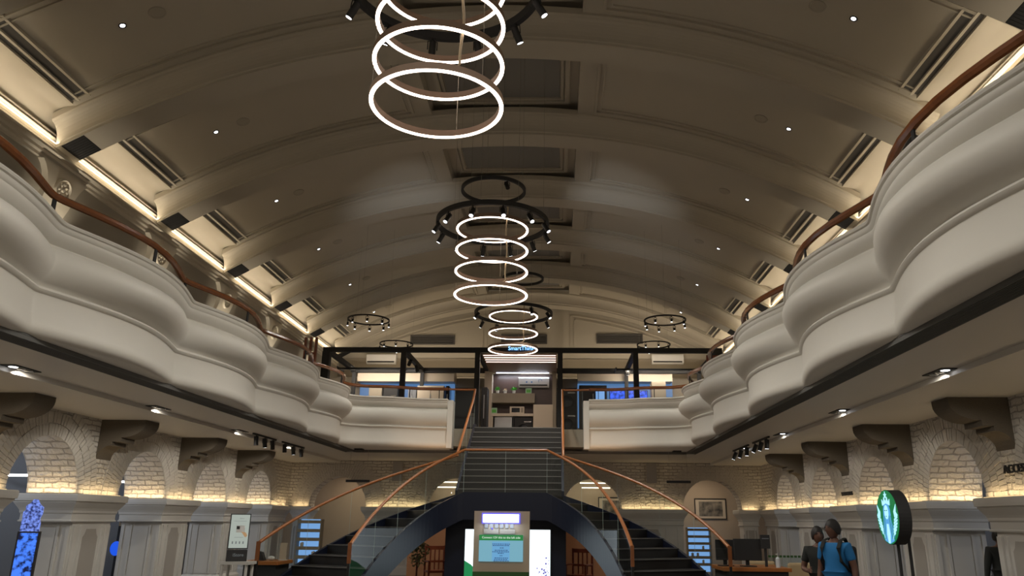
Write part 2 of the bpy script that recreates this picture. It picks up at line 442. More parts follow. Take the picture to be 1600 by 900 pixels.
# dark slatted plates on the rib undersides where the ribs meet the entablature
for k_, y in enumerate(BAYS):
    for s in (-1, 1):
        mb = MB(); mb.prism([(s*6.60, rib_z(6.6)-0.012), (s*6.93, rib_z(6.93)-0.012), (s*6.93, rib_z(6.93)-0.001), (s*6.60, rib_z(6.6)-0.001)], 'y', y-0.25, y+0.25)
        for k in range(9): mb.prism([(s*6.61, rib_z(6.61)-0.018), (s*6.92, rib_z(6.92)-0.018), (s*6.92, rib_z(6.92)-0.012), (s*6.61, rib_z(6.61)-0.012)], 'y', y-0.24+k*0.058, y-0.22+k*0.058)
        o = mb.build('vent_grille', 'blackm'); tag(o, 'small dark vent grille at the %s foot of the %s ceiling rib' % ('left' if s < 0 else 'right', ORD[k_]), 'vent', 'vent grilles at the rib feet, %s side' % ('left' if s < 0 else 'right'))
# ---- upper side walls: wall, and a cove that carries the entablature
def cove_xz(off=0.0, n=14):
    return [(7.02+0.56*(1-math.cos(PI/2*i/n))**1.3-off*math.cos(PI/2*i/n)*0.4-off*0.6, 7.02-0.95*math.sin(PI/2*i/n)**1.2) for i in range(n+1)]
for s, side in ((-1, 'left'), (1, 'right')):
    mb = MB(); mb.smooth = True
    pts = cove_xz()+[(7.58, FLOOR2)]
    mb.grid([[(s*x, y, z) for x, z in pts] for y in (-2, Y_END+0.3)])
    struct('wall_upper_%s' % side, mb, 'entab')
# end wall
mb = MB(); mb.box(-8.2, 8.2, Y_END+0.3, Y_END+0.5, FLOOR2, 10.2)
# moulding panels on the end wall
def frame(mb, x0, x1, z0, z1, y, w=0.04, d=0.03):
    mb.box(x0, x1, y-d, y, z0, z0+w); mb.box(x0, x1, y-d, y, z1-w, z1); mb.box(x0, x0+w, y-d, y, z0+w, z1-w); mb.box(x1-w, x1, y-d, y, z0+w, z1-w)
ye = Y_END+0.3
for s in (-1, 1):
    for d in (0, 0.14):
        pts = []
        x0 = 1.55+d; n = 24
        mb.box(s*(x0), s*(x0+0.05), ye-0.03, ye, 7.0, rib_z(x0)-0.15-d)
        for k in range(n):
            xa = x0+(5.9-x0)*k/n; xb = x0+(5.9-x0)*(k+1)/n
            za, zb = rib_z(xa)-0.15-d, rib_z(xb)-0.15-d
            mb.add([(s*xa, ye-0.03, za), (s*xb, ye-0.03, zb), (s*xb, ye-0.03, zb-0.05), (s*xa, ye-0.03, za-0.05)], [(0, 1, 2, 3)])
            mb.add([(s*xa, ye-0.03, za), (s*xb, ye-0.03, zb), (s*xb, ye, zb), (s*xa, ye, za)], [(0, 1, 2, 3)])
            mb.add([(s*xa, ye-0.03, za-0.05), (s*xb, ye-0.03, zb-0.05), (s*xb, ye, zb-0.05), (s*xa, ye, za-0.05)], [(0, 1, 2, 3)])
    for k in range(4): mb.box(s*(1.0+0.09*k), s*(1.03+0.09*k), ye-0.02, ye, 7.0, rib_z(1.0)-0.05)
struct('wall_back', mb, 'vault')
for sx in (-1, 1): light('wall_washer', 'AREA', (sx*3.2, WYB, 6.50), 26, (1.0, 0.80, 0.56), None, aim=(0, 0.35, 1), size=(5.0, 0.12))  # hidden area lights added above the display wall to brighten the end wall
# ---- ground floor arcade walls (brick, round arches) : side walls
ARCH_R, SPR = 0.93, 2.06
def arch_bay(mb, put, c, half, top, t0, t1, vsign=1):
    """put(u, w, z) -> 3D; u along wall, w depth; builds front, back and intrados"""
    n = 28
    inner = [(c-ARCH_R*math.cos(PI*i/n), SPR+ARCH_R*math.sin(PI*i/n)) for i in range(n+1)]
    outer = []
    for i in range(n+1):
        a = PI*i/n; dx, dz = -math.cos(a), math.sin(a)
        tt = min(half/abs(dx) if abs(dx) > 1e-6 else 1e9, (top-SPR)/dz if dz > 1e-6 else 1e9)
        outer.append((c+dx*tt, SPR+dz*tt))
    # insert corners
    mb.cur = 0
    for w_ in (t0, t1):
        for i in range(n):
            a, b, p, q = inner[i], inner[i+1], outer[i+1], outer[i]
            poly = [a, b, p]
            if abs(p[0]-q[0]) > 1e-6 and abs(p[1]-q[1]) > 1e-6:
                poly.append((q[0] if abs(abs(q[0]-c)-half) < 1e-6 else p[0], top))
            poly.append(q)
            mb.add([put(u, w_, z) for u, z in poly], [list(range(len(poly)))])
    mb.cur = 1
    for i in range(n):
        a, b = inner[i], inner[i+1]
        mb.add([put(a[0], t0, a[1]), put(b[0], t0, b[1]), put(b[0], t1, b[1]), put(a[0], t1, a[1])], [(0, 1, 2, 3)])
    # voussoirs in radial rings
    mb.cur = 2
    for r0, r1, m in ((ARCH_R+0.0, ARCH_R+0.20, 42), (ARCH_R+0.212, ARCH_R+0.40, 50), (ARCH_R+0.412, ARCH_R+0.58, 58)):
        for k in range(m):
            a0 = PI*(k+0.07)/m; a1 = PI*(k+0.93)/m
            jit = random.uniform(0.012, 0.026)
            cs = []
            for r in (r0, r1):
                for a in (a0, a1): cs.append((c-r*math.cos(a), SPR+r*math.sin(a)))
            if any(abs(p[0]-c) > half+0.001 or p[1] > top for p in cs): continue
            f = [put(p[0], t0-jit, p[1]) for p in cs]; bk = [put(p[0], t0+0.01, p[1]) for p in cs]
            mb.add(f+bk, [(0, 1, 3, 2), (0, 4, 5, 1), (2, 3, 7, 6), (0, 2, 6, 4), (1, 5, 7, 3)])
ACS = [13.15+3.25*k for k in range(-3, 4)]
M['voussoir'] = mat('painted_voussoir', (0.53, 0.495, 0.44), 0.75, noise=0.12, nscale=9, bump=0.6, bscale=25)
for s, side in ((-1, 'left'), (1, 'right')):
    mb = MB(); put = lambda u, w_, z, s=s: (s*w_, u, z)
    for c in ACS: arch_bay(mb, put, c, PER/2, SOF, WX, WX+0.9)
    mb.cur = 0; ya = ACS[-1]+PER/2
    mb.add([(s*WX, ya, SPR), (s*WX, 25.5, SPR), (s*WX, 25.5, SOF), (s*WX, ya, SOF)], [(0, 1, 2, 3)])
    struct('wall_%s' % side, mb, ['bricky', 'brickx', 'voussoir'])
mb = MB(); YB = 25.5
BCS = [-6.0, -2.2, 2.2, 6.0]
put = lambda u, w_, z: (u, w_, z)
for c in BCS: arch_bay(mb, put, c, 1.6 if abs(c) > 3 else 1.6, SOF, YB, YB+0.6)
mb.cur = 0
for xa, xb in ((-4.4, -3.8), (-0.6, 0.6), (3.8, 4.4)): mb.add([(xa, YB, SPR), (xb, YB, SPR), (xb, YB, SOF), (xa, YB, SOF)], [(0, 1, 2, 3)])
struct('wall_arcade_back', mb, ['brickx', 'bricky', 'voussoir'])
# rooms beyond the arcades
for s, side in ((-1, 'left'), (1, 'right')):
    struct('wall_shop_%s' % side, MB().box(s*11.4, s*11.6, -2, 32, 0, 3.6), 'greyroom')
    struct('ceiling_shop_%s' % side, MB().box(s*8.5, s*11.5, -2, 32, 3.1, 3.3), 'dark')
struct('wall_shop_back', MB().box(-11.5, 11.5, 28.6, 28.8, 0, 3.6), 'beige')
struct('ceiling_shop_back', MB().box(-8.5, 8.5, 26.1, 28.6, 3.3, 3.4), 'beige')

# ================================================================== BALCONIES
CUSPS = [P0+PER*k for k in range(-3, 4)] + [20.35]
def lobe(y, eps):
    """0 at the pinches, 1 at the middle of a lobe"""
    for a, b in zip(CUSPS[:-1], CUSPS[1:]):
        if a <= y <= b: t = (y-a)/(b-a); break
    else: t = 0
    q = abs(math.sin(PI*t))
    return (math.sqrt(q*q+eps*eps)-eps)/(math.sqrt(1+eps*eps)-eps)
def cusp_ys(n=26):
    ys = []
    for a, b in zip(CUSPS[:-1], CUSPS[1:]):
        for i in range(n):
            t = i/n; ys.append(a+(b-a)*(0.5-0.5*math.cos(PI*t)))
    return ys+[CUSPS[-1]]
BACKP = [(4.63, 20.35), (4.56, 20.45), (4.42, 20.62), (4.2, 20.75), (3.95, 20.80), (3.7, 20.82), (3.45, 20.86), (3.2, 20.95), (3.0, 21.05), (2.75, 21.14), (2.5, 21.18), (2.2, 21.20), (1.95, 21.20)]
PROF0 = [ # (offset toward the hall, z, lobe amplitude, softness)
    (-0.30, 4.10, .26, .12), (-0.30, 4.84, .26, .12), (-0.28, 4.87, .26, .12), (0.06, 4.87, .27, .12), (0.085, 4.86, .27, .12), (0.095, 4.84, .27, .12), (0.085, 4.82, .27, .12), (0.06, 4.812, .27, .12), (0.06, 4.795, .27, .12),
    (0.05, 4.765, .27, .12), (0.03, 4.75, .27, .12), (0.03, 4.735, .27, .12), (0.022, 4.70, .27, .10), (-0.01, 4.66, .27, .10), (-0.055, 4.625, .28, .08), (-0.08, 4.61, .28, .06), (-0.08, 4.595, .28, .06),
    (-0.055, 4.585, .30, .05), (0.0, 4.54, .35, .04), (0.03, 4.48, .38, .04), (0.04, 4.41, .40, .04), (0.035, 4.34, .40, .04), (0.01, 4.27, .38, .04), (-0.03, 4.21, .34, .04), (-0.075, 4.165, .30, .05), (-0.115, 4.135, .27, .06),
    (-0.12, 4.12, .26, .06), (-0.085, 4.105, .26, .06), (-0.07, 4.08, .26, .06), (-0.085, 4.055, .26, .06), (-0.115, 4.04, .26, .06),
    (-0.12, 4.02, .26, .05), (-0.115, 3.90, .25, .03), (-0.10, 3.76, .25, .03), (-0.085, 3.70, .25, .03), (-0.075, 3.66, .25, .03), (-0.08, 3.61, .25, .03), (-0.11, 3.57, .25, .03), (-0.17, 3.55, .25, .03), (None, 3.545, 0, .03)]
PROF = [(None if o is None else o+0.05, z, a*1.15, e*0.6) for o, z, a, e in PROF0]
def parapet(s, side):
    mb = MB(); mb.smooth = True
    rows = []
    for y in cusp_ys():
        rows.append([(s*(4.63 - o - amp*lobe(y, e)), y, z) if o is not None else (s*4.695, y, z) for o, z, amp, e in PROF])
    # corner and back stretch; direction of the offset turns from x to y
    N = len(BACKP)-1
    for i, (x, y) in enumerate(BACKP[1:], 1):
        f = min(1, i/4.0); a = f*PI/2
        rows.append([(s*(x - o*math.cos(a) ), y - o*math.sin(a), z) if o is not None else (s*(4.695 if i < 3 else x), 22.01 if i >= 2 else 20.6, z) for o, z, amp, e in PROF])
    mb.grid(rows)
    mb.smooth = False
    end = rows[-1]; mb.add(end+[(end[-1][0], end[-1][1], 4.10)], [list(range(len(end)+1))])
    mb.box(s*1.80, s*1.95, 21.18, 21.6, 3.54, 4.84)
    o = mb.build('balcony_parapet', 'plaster', fix=True)
    tag(o, 'white scalloped plaster balcony front along the %s side of the hall' % side, 'balcony', 'scalloped balcony fronts')
    # smooth shading with crisp moulding edges
    # handrail: rail and posts
    t = thing('balcony_handrail', 'brown wooden handrail curving above the %s balcony front' % side, 'handrail', (s*4.7, 12, 4.87), group='balcony handrails')
    path = []
    for y in cusp_ys(14):
        path.append((s*(4.70-0.32*lobe(y, .12)), y, 5.19))
    for x, y in BACKP[1:]:
        path.append((s*(x+0.02), y+0.12, 5.17))
    mb = MB(); mb.smooth = True; mb.tube(path, 1, 8, flat=(0.05, 0.045)); mb.build('rail', 'wood', t)
    posts = []
    for a, b in zip(CUSPS[:-1], CUSPS[1:]):
        y = (a+b)/2+0.1; posts.append((s*(4.70-0.32*lobe(y, .12)), y))
        posts.append((s*4.71, a+0.03))
    for i in (5, 8, 11): posts.append((s*(BACKP[i][0]+0.02), BACKP[i][1]+0.12))
    for x, y in posts: MB().box(x-0.008, x+0.008, y-0.03, y+0.03, 4.86, 5.15).build('post', 'blackm', t)
for s, side in ((-1, 'left'), (1, 'right')): parapet(s, side)

# grilles in the soffit
for s, side in ((-1, 'left'), (1, 'right')):
    mb = MB()
    mb.box(s*4.70, s*4.715, -2, 22.28, SOF-0.005, SOF+0.1); mb.box(s*4.965, s*4.98, -2, 22.28, SOF-0.005, SOF+0.1)
    for k in range(9): mb.box(s*(4.735+k*0.027), s*(4.745+k*0.027), -2, 22.03+k*0.02, SOF-0.002, SOF+0.03)
    mb.cur = 1; mb.box(s*4.715, s*4.965, -2, 22.28, SOF+0.035, SOF+0.05)
    tag(mb.build('air_grille', ['grille', 'blackm']), 'long dark slatted air grille under the %s balcony' % side, 'grille', 'linear air grilles')
mb = MB()
mb.box(-4.69, 4.69, 22.02, 22.035, SOF-0.005, SOF+0.05); mb.box(-4.69, 4.69, 22.285, 22.30, SOF-0.005, SOF+0.05)
for k in range(9): mb.box(-4.69, 4.69, 22.05+k*0.027, 22.06+k*0.027, SOF-0.002, SOF+0.03)
tag(mb.build('air_grille', 'grille'), 'dark slatted air grille across the hall behind the stairs', 'grille', 'linear air grilles')
# downlight boxes and track heads under the balconies
def can(mb, tilt, L=0.15, r=0.035):
    """cylinder can hanging at the origin, tilted about local x; returns tip and direction"""
    d = Vector((0, math.sin(tilt), -math.cos(tilt)))
    a = Vector((0, 0, -0.10)) - d*L*0.35; b = a + d*L
    mb.smooth = True; mb.tube([a, b], r, 14); mb.smooth = False
    return a, b, d
def spot_head(parent, loc, rz, tilt, L=0.15, r=0.035, lit=True, energy=0, cone=60, scale=1.0, col=(1.0, 0.955, 0.86)):
    """a spotlight head as a part of its fixture, its lens as a sub-part"""
    T = Matrix.Translation(loc) @ Matrix.Rotation(rz, 4, 'Z')
    mb = MB(); mb.T = T
    a, b, d = can(mb, tilt, L, r)
    c = (a+b)/2
    mb.tube([(0, 0, 0.0), (0, 0, -0.03)], 0.012*scale, 8)
    for sx in (-1, 1):
        mb.tube([(0, 0, -0.02), (sx*(r+0.012), 0, -0.03), (sx*(r+0.012), c.y, c.z)], 0.006, 6)
    h = mb.build('spotlight_head', 'black', parent)
    l = MB(); l.T = T; l.tube([b - d*0.004, b + d*0.003], r*0.82, 14)
    l.build('lens', 'lens' if lit else 'lensoff', h)
    if energy:
        R3 = T.to_3x3()
        light('bulb', 'SPOT', T @ (b + d*0.02), energy, col, h, aim=R3 @ d, size=0.03, spot=cone, blend=0.9, local=False)
    return h
BOXY = [9.7, 13.3, 16.9, 20.3, 6.2, 2.7]  # last two boxes lie out of view, added to light the pier faces
for s, side in ((-1, 'left'), (1, 'right')):
    for k, y in enumerate(BOXY):
        t = thing('downlight_box', 'black rectangular downlight box in the %s soffit, %s from the camera' % (side, ORD[k]), 'downlight', (s*5.92, y, SOF-0.08), group='downlight boxes, %s soffit' % side)
        mb = MB(); mb.box(s*5.80, s*5.995, y-0.26, y+0.26, SOF-0.012, SOF-0.0005); mb.build('housing', 'blackm', t)
        for j, dy in enumerate((-0.15, 0.0, 0.15)):
            on = (j == 0 and (s > 0)) or (k == 0 and j == 0)
            mb = MB(); mb.smooth = True; mb.lathe([(0.0, -0.004), (0.045, -0.004), (0.055, 0.0)], (s*5.90, y+dy, SOF-0.014), 16); mb.build('lamp', 'lens' if on else 'lensoff', t)
        light('bulb', 'SPOT', (s*5.90, y, SOF-0.05), (85 if s < 0 else 50), (1.0, 0.93, 0.82), t, aim=(s*0.5, 0.45, -1), size=0.012, spot=140, blend=0.9, local=False)
    for k, (ya, yb) in enumerate(((17.3, 18.75), (19.2, 20.9))):
        t = thing('track_light', 'black ceiling track with three spotlights under the %s balcony, %s one' % (side, ('nearer', 'farther')[k]), 'track light', (s*5.75, (ya+yb)/2, SOF-0.03), group='track lights under the balconies')
        MB().box(s*5.73, s*5.77, ya, yb, SOF-0.035, SOF).build('track', 'blackm', t)
        for j in range(3):
            y = ya+0.2+j*(yb-ya-0.4)/2
            spot_head(t, Vector((s*5.75, y, SOF-0.03)), s*0.5+j*0.3, (0.05, 0.25, 0.3)[j]*(1 if s < 0 else 1.3)+0.05, L=0.2, r=0.05, lit=(j == 1) or s > 0, energy=(12 if j == 1 else 0))

# ================================================================== PIERS, CONSOLES, PILASTERS
def ring_stack(mb, x0, x1, y0, y1, levels):
    """rectangular column of stacked outlines: levels = [(overhang, z)]"""
    vs = []
    for o, z in levels:
        vs += [(x0-o, y0-o, z), (x1+o, y0-o, z), (x1+o, y1+o, z), (x0-o, y1+o, z)]
    fs = [(0, 1, 2, 3)]
    for i in range(len(levels)-1):
        for k in range(4): fs.append((i*4+k, i*4+(k+1) % 4, (i+1)*4+(k+1) % 4, (i+1)*4+k))
    n = (len(levels)-1)*4; fs.append((n, n+1, n+2, n+3))
    mb.add(vs, fs)
CAP = [(0.0, 1.56), (0.035, 1.565), (0.04, 1.585), (0.02, 1.60), (0.02, 1.70), (0.035, 1.72), (0.04, 1.76), (0.06, 1.80), (0.10, 1.86), (0.125, 1.90), (0.125, 1.915), (0.15, 1.925), (0.155, 1.97), (0.155, 2.035), (0.14, 2.05)]
def octo(w, z0, z1, c=0.09):
    return [(-w, z0), (w, z0), (w, z1-c*1.6), (w-c*0.6, z1-c), (w-c, z1), (-w+c, z1), (-w+c*0.6, z1-c), (-w, z1-c*1.6)]
def pier(xr, yr, face, label, led=True):
    """xr, yr: extents; face: -1/+1 hall face at that x side, 0 for hall face at -y"""
    x0, x1 = min(xr), max(xr); y0, y1 = yr
    t = thing('arcade_pier', label, 'pier', ((x0+x1)/2, (y0+y1)/2, 0), group='painted piers under the brick arches')
    mb = MB(); ring_stack(mb, x0, x1, y0, y1, [(0.06, 0), (0.06, 0.22), (0.0, 0.28), (0.0, 1.56)])
    # raised strips: narrow face toward the camera (-y)
    w = x1-x0
    for a, b in ((0.03, 0.10), (0.24, 0.29), (0.71, 0.76), (0.90, 0.97)):
        mb.box(x0+a*w, x0+b*w, y0-0.03, y0+0.01, 0.3, 1.50)
    mb.box(x0+0.31*w, x0+0.69*w, y0-0.018, y0+0.01, 0.3, 1.46)
    if face:
        xf = x0 if face < 0 else x1
        L = y1-y0
        for a, b in ((0.02, 0.12), (0.20, 0.24), (0.76, 0.80), (0.88, 0.98)): mb.box(xf, xf+face*0.03, y0+a*L, y0+b*L, 0.3, 1.50)
    sh = mb.build('shaft', 'pier', t)
    mb = MB(); yc = (y0+y1)/2; xc = (x0+x1)/2
    if face:
        ww = min(0.24, (y1-y0)*0.24)
        mb.prism([(yc+a, b) for a, b in octo(ww, 0.34, 1.44)], 'x', (x0 if face < 0 else x1)-face*0.02, (x0 if face < 0 else x1)+face*0.004)
    else:
        mb.prism([(xc+a, b) for a, b in octo(0.24, 0.34, 1.44)], 'y', y0-0.022, y0+0.01)
    mb.build('recessed_panel', 'pier_dark', t)
    mb = MB(); ring_stack(mb, x0, x1, y0-(0.09 if face else 0), y1+(0.09 if face else 0), [(o if z > 1.75 else o-(0.0), z) for o, z in CAP]); mb.build('capital', 'pier', t)
    if led:
        mb = MB(); yc = (y0+y1)/2; xc = (x0+x1)/2; wc = (1.0, 0.72, 0.38)
        if face:
            xf = x0 if face < 0 else x1
            mb.box(xf+face*0.105, xf+face*0.115, y0, y1, 2.05, 2.056)
            light('strip_lamp', 'AREA', (xf+face*0.10, yc, 2.065), K_LEDGE*(y1-y0), wc, t, aim=(-face*0.45, 0, 1), size=(0.02, y1-y0), local=False, along=(0, 1, 0))
            light('strip_lamp', 'AREA', (xc, y0-0.19, 2.065), K_LEDGE*1.3, wc, t, aim=(0, 0.45, 1), size=(x1-x0, 0.02), local=False)
        else:
            mb.box(x0, x1, y0-0.115, y0-0.105, 2.05, 2.056)
            light('strip_lamp', 'AREA', (xc, y0-0.10, 2.065), K_LEDGE*(x1-x0), wc, t, aim=(0, 0.45, 1), size=(x1-x0, 0.02), local=False)
        mb.build('light_strip', 'ledge', t)
    return t
PYS = [ACS[0]+1.625+PER*k for k in range(6)]
for s, side in ((-1, 'left'), (1, 'right')):
    for k, y in enumerate(PYS):
        pier((s*(WX+0.0), s*(WX+0.9)), (y-0.60, y+0.60), -s, 'painted pier with stepped capital on the %s side, %s from the camera' % (side, ORD[k]))
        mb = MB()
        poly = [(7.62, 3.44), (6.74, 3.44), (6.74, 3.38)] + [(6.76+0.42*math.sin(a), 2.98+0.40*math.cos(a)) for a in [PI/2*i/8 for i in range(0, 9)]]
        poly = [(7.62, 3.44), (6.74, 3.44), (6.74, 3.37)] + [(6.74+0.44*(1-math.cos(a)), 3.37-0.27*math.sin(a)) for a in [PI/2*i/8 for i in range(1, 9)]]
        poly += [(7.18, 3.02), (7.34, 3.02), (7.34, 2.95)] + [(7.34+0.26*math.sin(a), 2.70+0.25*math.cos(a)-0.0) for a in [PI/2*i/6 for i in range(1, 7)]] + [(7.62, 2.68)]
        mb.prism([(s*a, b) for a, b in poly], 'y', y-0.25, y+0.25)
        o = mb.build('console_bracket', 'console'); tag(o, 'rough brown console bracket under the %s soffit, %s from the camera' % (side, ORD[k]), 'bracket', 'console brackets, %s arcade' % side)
    pier((s*WX, s*(WX+0.9)), (23.9, 25.2), -s, 'wide corner pier where the %s arcade meets the back wall' % side)
for k, (xa, xb) in enumerate(((-7.4, -6.95), (-5.05, -3.15), (3.15, 5.05), (6.95, 7.4))):
    pier((xa, xb), (YB, YB+0.6), 0, 'painted pier of the back arcade, %s from the left' % ORD[k].replace('nearest', 'first'))
for k, xc in enumerate((-4.1, 4.1)):
    o = MB().box(xc-0.16, xc+0.16, YB-0.1, YB, 2.85, 3.48).build('air_vent', 'pier_dark'); tag(o, 'grey rectangular vent on the brick %s of the stairs' % ('left', 'right')[k], 'vent', 'wall vents above the back arches')
# central structure behind the stairs at ground floor
for s, side in ((-1, 'left'), (1, 'right')):
    for k, y in enumerate(BAYS[:-1]):
        t = thing('upper_pilaster', 'white pilaster with a round rosette on the %s gallery, %s from the camera' % (side, ORD[k]), 'pilaster', (s*7.05, y, FLOOR2), group='rosette pilasters, %s gallery' % side)
        mb = MB(); mb.smooth = True
        pts = cove_xz(0.09)
        hwf = lambda i: 0.34+0.26*(1-math.sin(PI/2*min(1, i/9.0)))**2
        rows = [[(s*(x+0.10), y-hwf(i), z), (s*x, y-hwf(i)+0.02, z), (s*x, y+hwf(i)-0.02, z), (s*(x+0.10), y+hwf(i), z)] for i, (x, z) in enumerate(pts)]
        x_, z_ = pts[-1]; rows.append([(s*(x_+0.10), y-0.34, FLOOR2), (s*x_, y-0.32, FLOOR2), (s*x_, y+0.32, FLOOR2), (s*(x_+0.10), y+0.34, FLOOR2)])
        mb.grid(rows); mb.build('shaft', 'cornice', t)
        mb = MB(); mb.smooth = True
        (xa_, za_), (xb_, zb_) = pts[2], pts[5]; tl = math.atan2(xb_-xa_, za_-zb_)
        R4 = Matrix.Translation((s*(xa_+xb_)/2, y, (za_+zb_)/2)) @ Matrix.Rotation(-s*(PI/2+tl), 4, 'Y')
        mb.lathe([(0.0, 0.05), (0.03, 0.045), (0.035, 0.025), (0.15, 0.015), (0.155, 0.035), (0.17, 0.05), (0.19, 0.045), (0.20, -0.01)], (0, 0, 0), 28, M4=R4)
        for q in range(8):
            a = 2*PI*q/8; c = R4 @ Vector((0.095*math.cos(a), 0.095*math.sin(a), 0.022))
            mb.ball(c, (0.025, 0.032, 0.032), 8, 6)
        mb.build('rosette', 'cornice', t)
        light('uplight', 'SPOT', (s*6.85, y-0.15, 5.0), 95, (1.0, 0.87, 0.68), t, aim=(s*0.16, 0.08, 1), size=0.008, spot=60, blend=0.9, local=False)  # spot without a fixture, added to brighten the rosette

# downlights and speakers in the vault
for s, side in ((-1, 'left'), (1, 'right')):
    for k in range(7):
        yc = (BAYS[k]+BAYS[k+1])/2 + 0.05
        x = 5.35; z = rib_z(x)+0.42; sl = math.asin(x/R_V)
        T = Matrix.Translation((s*x, yc-0.1, z)) @ Matrix.Rotation(s*sl, 4, 'Y')
        t = thing('recessed_spotlight', 'tiny recessed spotlight in the %s vault panel, %s from the camera' % (side, ORD[k]), 'downlight', (s*x, yc-0.1, z), group='recessed spotlights, %s side of the vault' % side)
        mb = MB(); mb.smooth = True; mb.T = T; mb.lathe([(0.035, 0.01), (0.04, -0.008), (0.055, -0.008), (0.06, 0.01)], (0, 0, 0), 20); mb.build('trim_ring', 'black', t)
        mb = MB(); mb.T = T; mb.smooth = True; mb.lathe([(0.0, -0.01), (0.036, -0.004)], (0, 0, 0), 16); mb.build('lens', 'lens', t)
        x = 4.85; z = rib_z(x)+0.42; sl = math.asin(x/R_V)
        T = Matrix.Translation((s*x, yc-0.12, z)) @ Matrix.Rotation(s*sl, 4, 'Y')
        mb = MB(); mb.smooth = True; mb.T = T; mb.lathe([(0.0, -0.006), (0.10, -0.006), (0.105, -0.012), (0.125, -0.012), (0.13, 0.01)], (0, 0, 0), 28)
        o = mb.build('ceiling_speaker', 'entab'); tag(o, 'round flush speaker in the %s vault panel, %s from the camera' % (side, ORD[k]), 'speaker', 'round speakers, %s side of the vault' % side)

# ================================================================== CHANDELIERS
def ring_path(r, z=0, n=72): return [(r*math.cos(2*PI*k/n), r*math.sin(2*PI*k/n), z) for k in range(n)]
def led_ring(parent, c, r, ang0):
    T = Matrix.Translation(c)
    mb = MB(); mb.T = T
    mb.lathe([(r-0.019, -0.02), (r-0.019, 0.045), (r+0.019, 0.045), (r+0.019, -0.02)], (0, 0, 0), 96); mb.sm = [True]*len(mb.f)
    h = mb.build('light_ring', 'tan', parent)
    mb = MB(); mb.T = T; mb.smooth = True
    mb.lathe([(r-0.018, -0.018), (r-0.017, -0.028), (r+0.017, -0.028), (r+0.018, -0.018)], (0, 0, 0), 96, closed=True)
    mb.build('diffuser', 'led', h)
    return h
def chandelier(c, zs, r, top, label, sizes=None):
    t = thing('ring_chandelier', label, 'chandelier', c, group='cascades of glowing rings')
    for i, z in enumerate(zs):
        led_ring(t, (c[0], c[1], z), r, i)
    for a in (math.radians(200), math.radians(320), math.radians(80)):
        MB().tube([(c[0]+r*math.cos(a), c[1]+r*math.sin(a), min(zs)), (c[0]+r*math.cos(a), c[1]+r*math.sin(a), top)], 0.0025, 5).build('suspension_wire', 'wire', t)
    a = math.radians(-62)
    pts = []; x, y = c[0]+r*math.cos(a), c[1]+r*math.sin(a)
    z = min(zs)+0.04
    pts.append((x-0.10, y+0.0, z)); pts.append((x-0.03, y+0.02, z+0.02))
    zz = z+0.05
    while zz < max(zs)+0.3: pts.append((x+0.012*math.sin(zz*9), y+0.02, zz)); zz += 0.08
    mb = MB(); mb.smooth = True; mb.tube(pts, 0.011, 6); mb.build('power_cable', 'cable', t)
    return t
def track_ring(c, r, w_, h_, heads, label, group, energy=0, top=9.9, L=0.15, hr=0.035, up=False, lit=None, cone=75, wires=3):
    t = thing('spotlight_ring', label, 'ring light', c, group=group)
    mb = MB(); mb.lathe([(r-w_/2, -h_/2), (r-w_/2, h_/2), (r+w_/2, h_/2), (r+w_/2, -h_/2)], c, 72, closed=True); mb.sm = [True]*len(mb.f)
    mb.build('track', 'blackm', t)
    for i, (ang, tilt) in enumerate(heads):
        a = math.radians(ang); loc = Vector((c[0]+r*math.cos(a), c[1]+r*math.sin(a), c[2]-h_/2))
        on = True if lit is None else (i in lit)
        spot_head(t, loc, a-PI/2, tilt, L, hr, on, energy if on else 0, cone)
    for k in range(wires):
        a = 2*PI*k/wires+0.4
        MB().tube([(c[0]+r*math.cos(a), c[1]+r*math.sin(a), c[2]+h_/2), (c[0]+r*math.cos(a), c[1]+r*math.sin(a), top)], 0.0025, 5).build('suspension_wire', 'wire', t)
    return t
CH = [((0, 6.15, 5.26), [5.26, 5.68, 6.10, 6.52], 'largest glowing ring cascade, nearest to the camera'),
      ((0, 12.0, 5.19), [5.19, 5.59, 5.96, 6.33], 'cascade of four glowing rings in the middle of the hall'),
      ((0, 18.3, 5.66), [5.66, 6.06, 6.49], 'cascade of three glowing rings above the stairs')]
for c, zs, lb in CH: chandelier(c, zs, 0.585, 9.85, lb)
hd = [(a, 0.55) for a in range(15, 375, 30)]
track_ring((0, 6.15, 6.62), 0.94, 0.06, 0.09, hd, 'large black ring with spotlights at the top edge, around the nearest rings', 'large spotlight rings', energy=K_SPOT, L=0.17, hr=0.038, cone=125)
track_ring((0, 12.0, 6.42), 0.92, 0.05, 0.08, hd, 'large black ring with twelve spotlights around the middle ring cascade', 'large spotlight rings', energy=K_SPOT, L=0.17, hr=0.038, cone=125)
track_ring((0, 18.3, 6.55), 0.94, 0.05, 0.07, [(30, .5), (-25, .6), (60, .3), (120, .3), (150, .6), (205, .6), (-60, .3)], 'large black ring with spotlights around the ring cascade above the stairs', 'large spotlight rings', energy=K_SPOT, L=0.17, hr=0.038, cone=125)
upr = track_ring((0, 12.0, 7.03), 0.53, 0.04, 0.06, [(-60, -2.6)], 'small bare black ring with one upturned spotlight, above the middle cascade', 'small spotlight rings', L=0.14)
for sx in (-1, 1): light('bulb', 'SPOT', (sx*0.45, 12.25, 7.15), 230, (0.90, 0.94, 1.0), upr, aim=(sx*2.95, 7.2, 2.35), size=0.02, spot=32, blend=1.0, local=False)
track_ring((0.22, 18.3, 7.45), 0.5, 0.04, 0.06, [], 'small bare black ring above the farthest cascade', 'small spotlight rings')
h8 = [(a, 0.0) for a in range(10, 370, 45)]
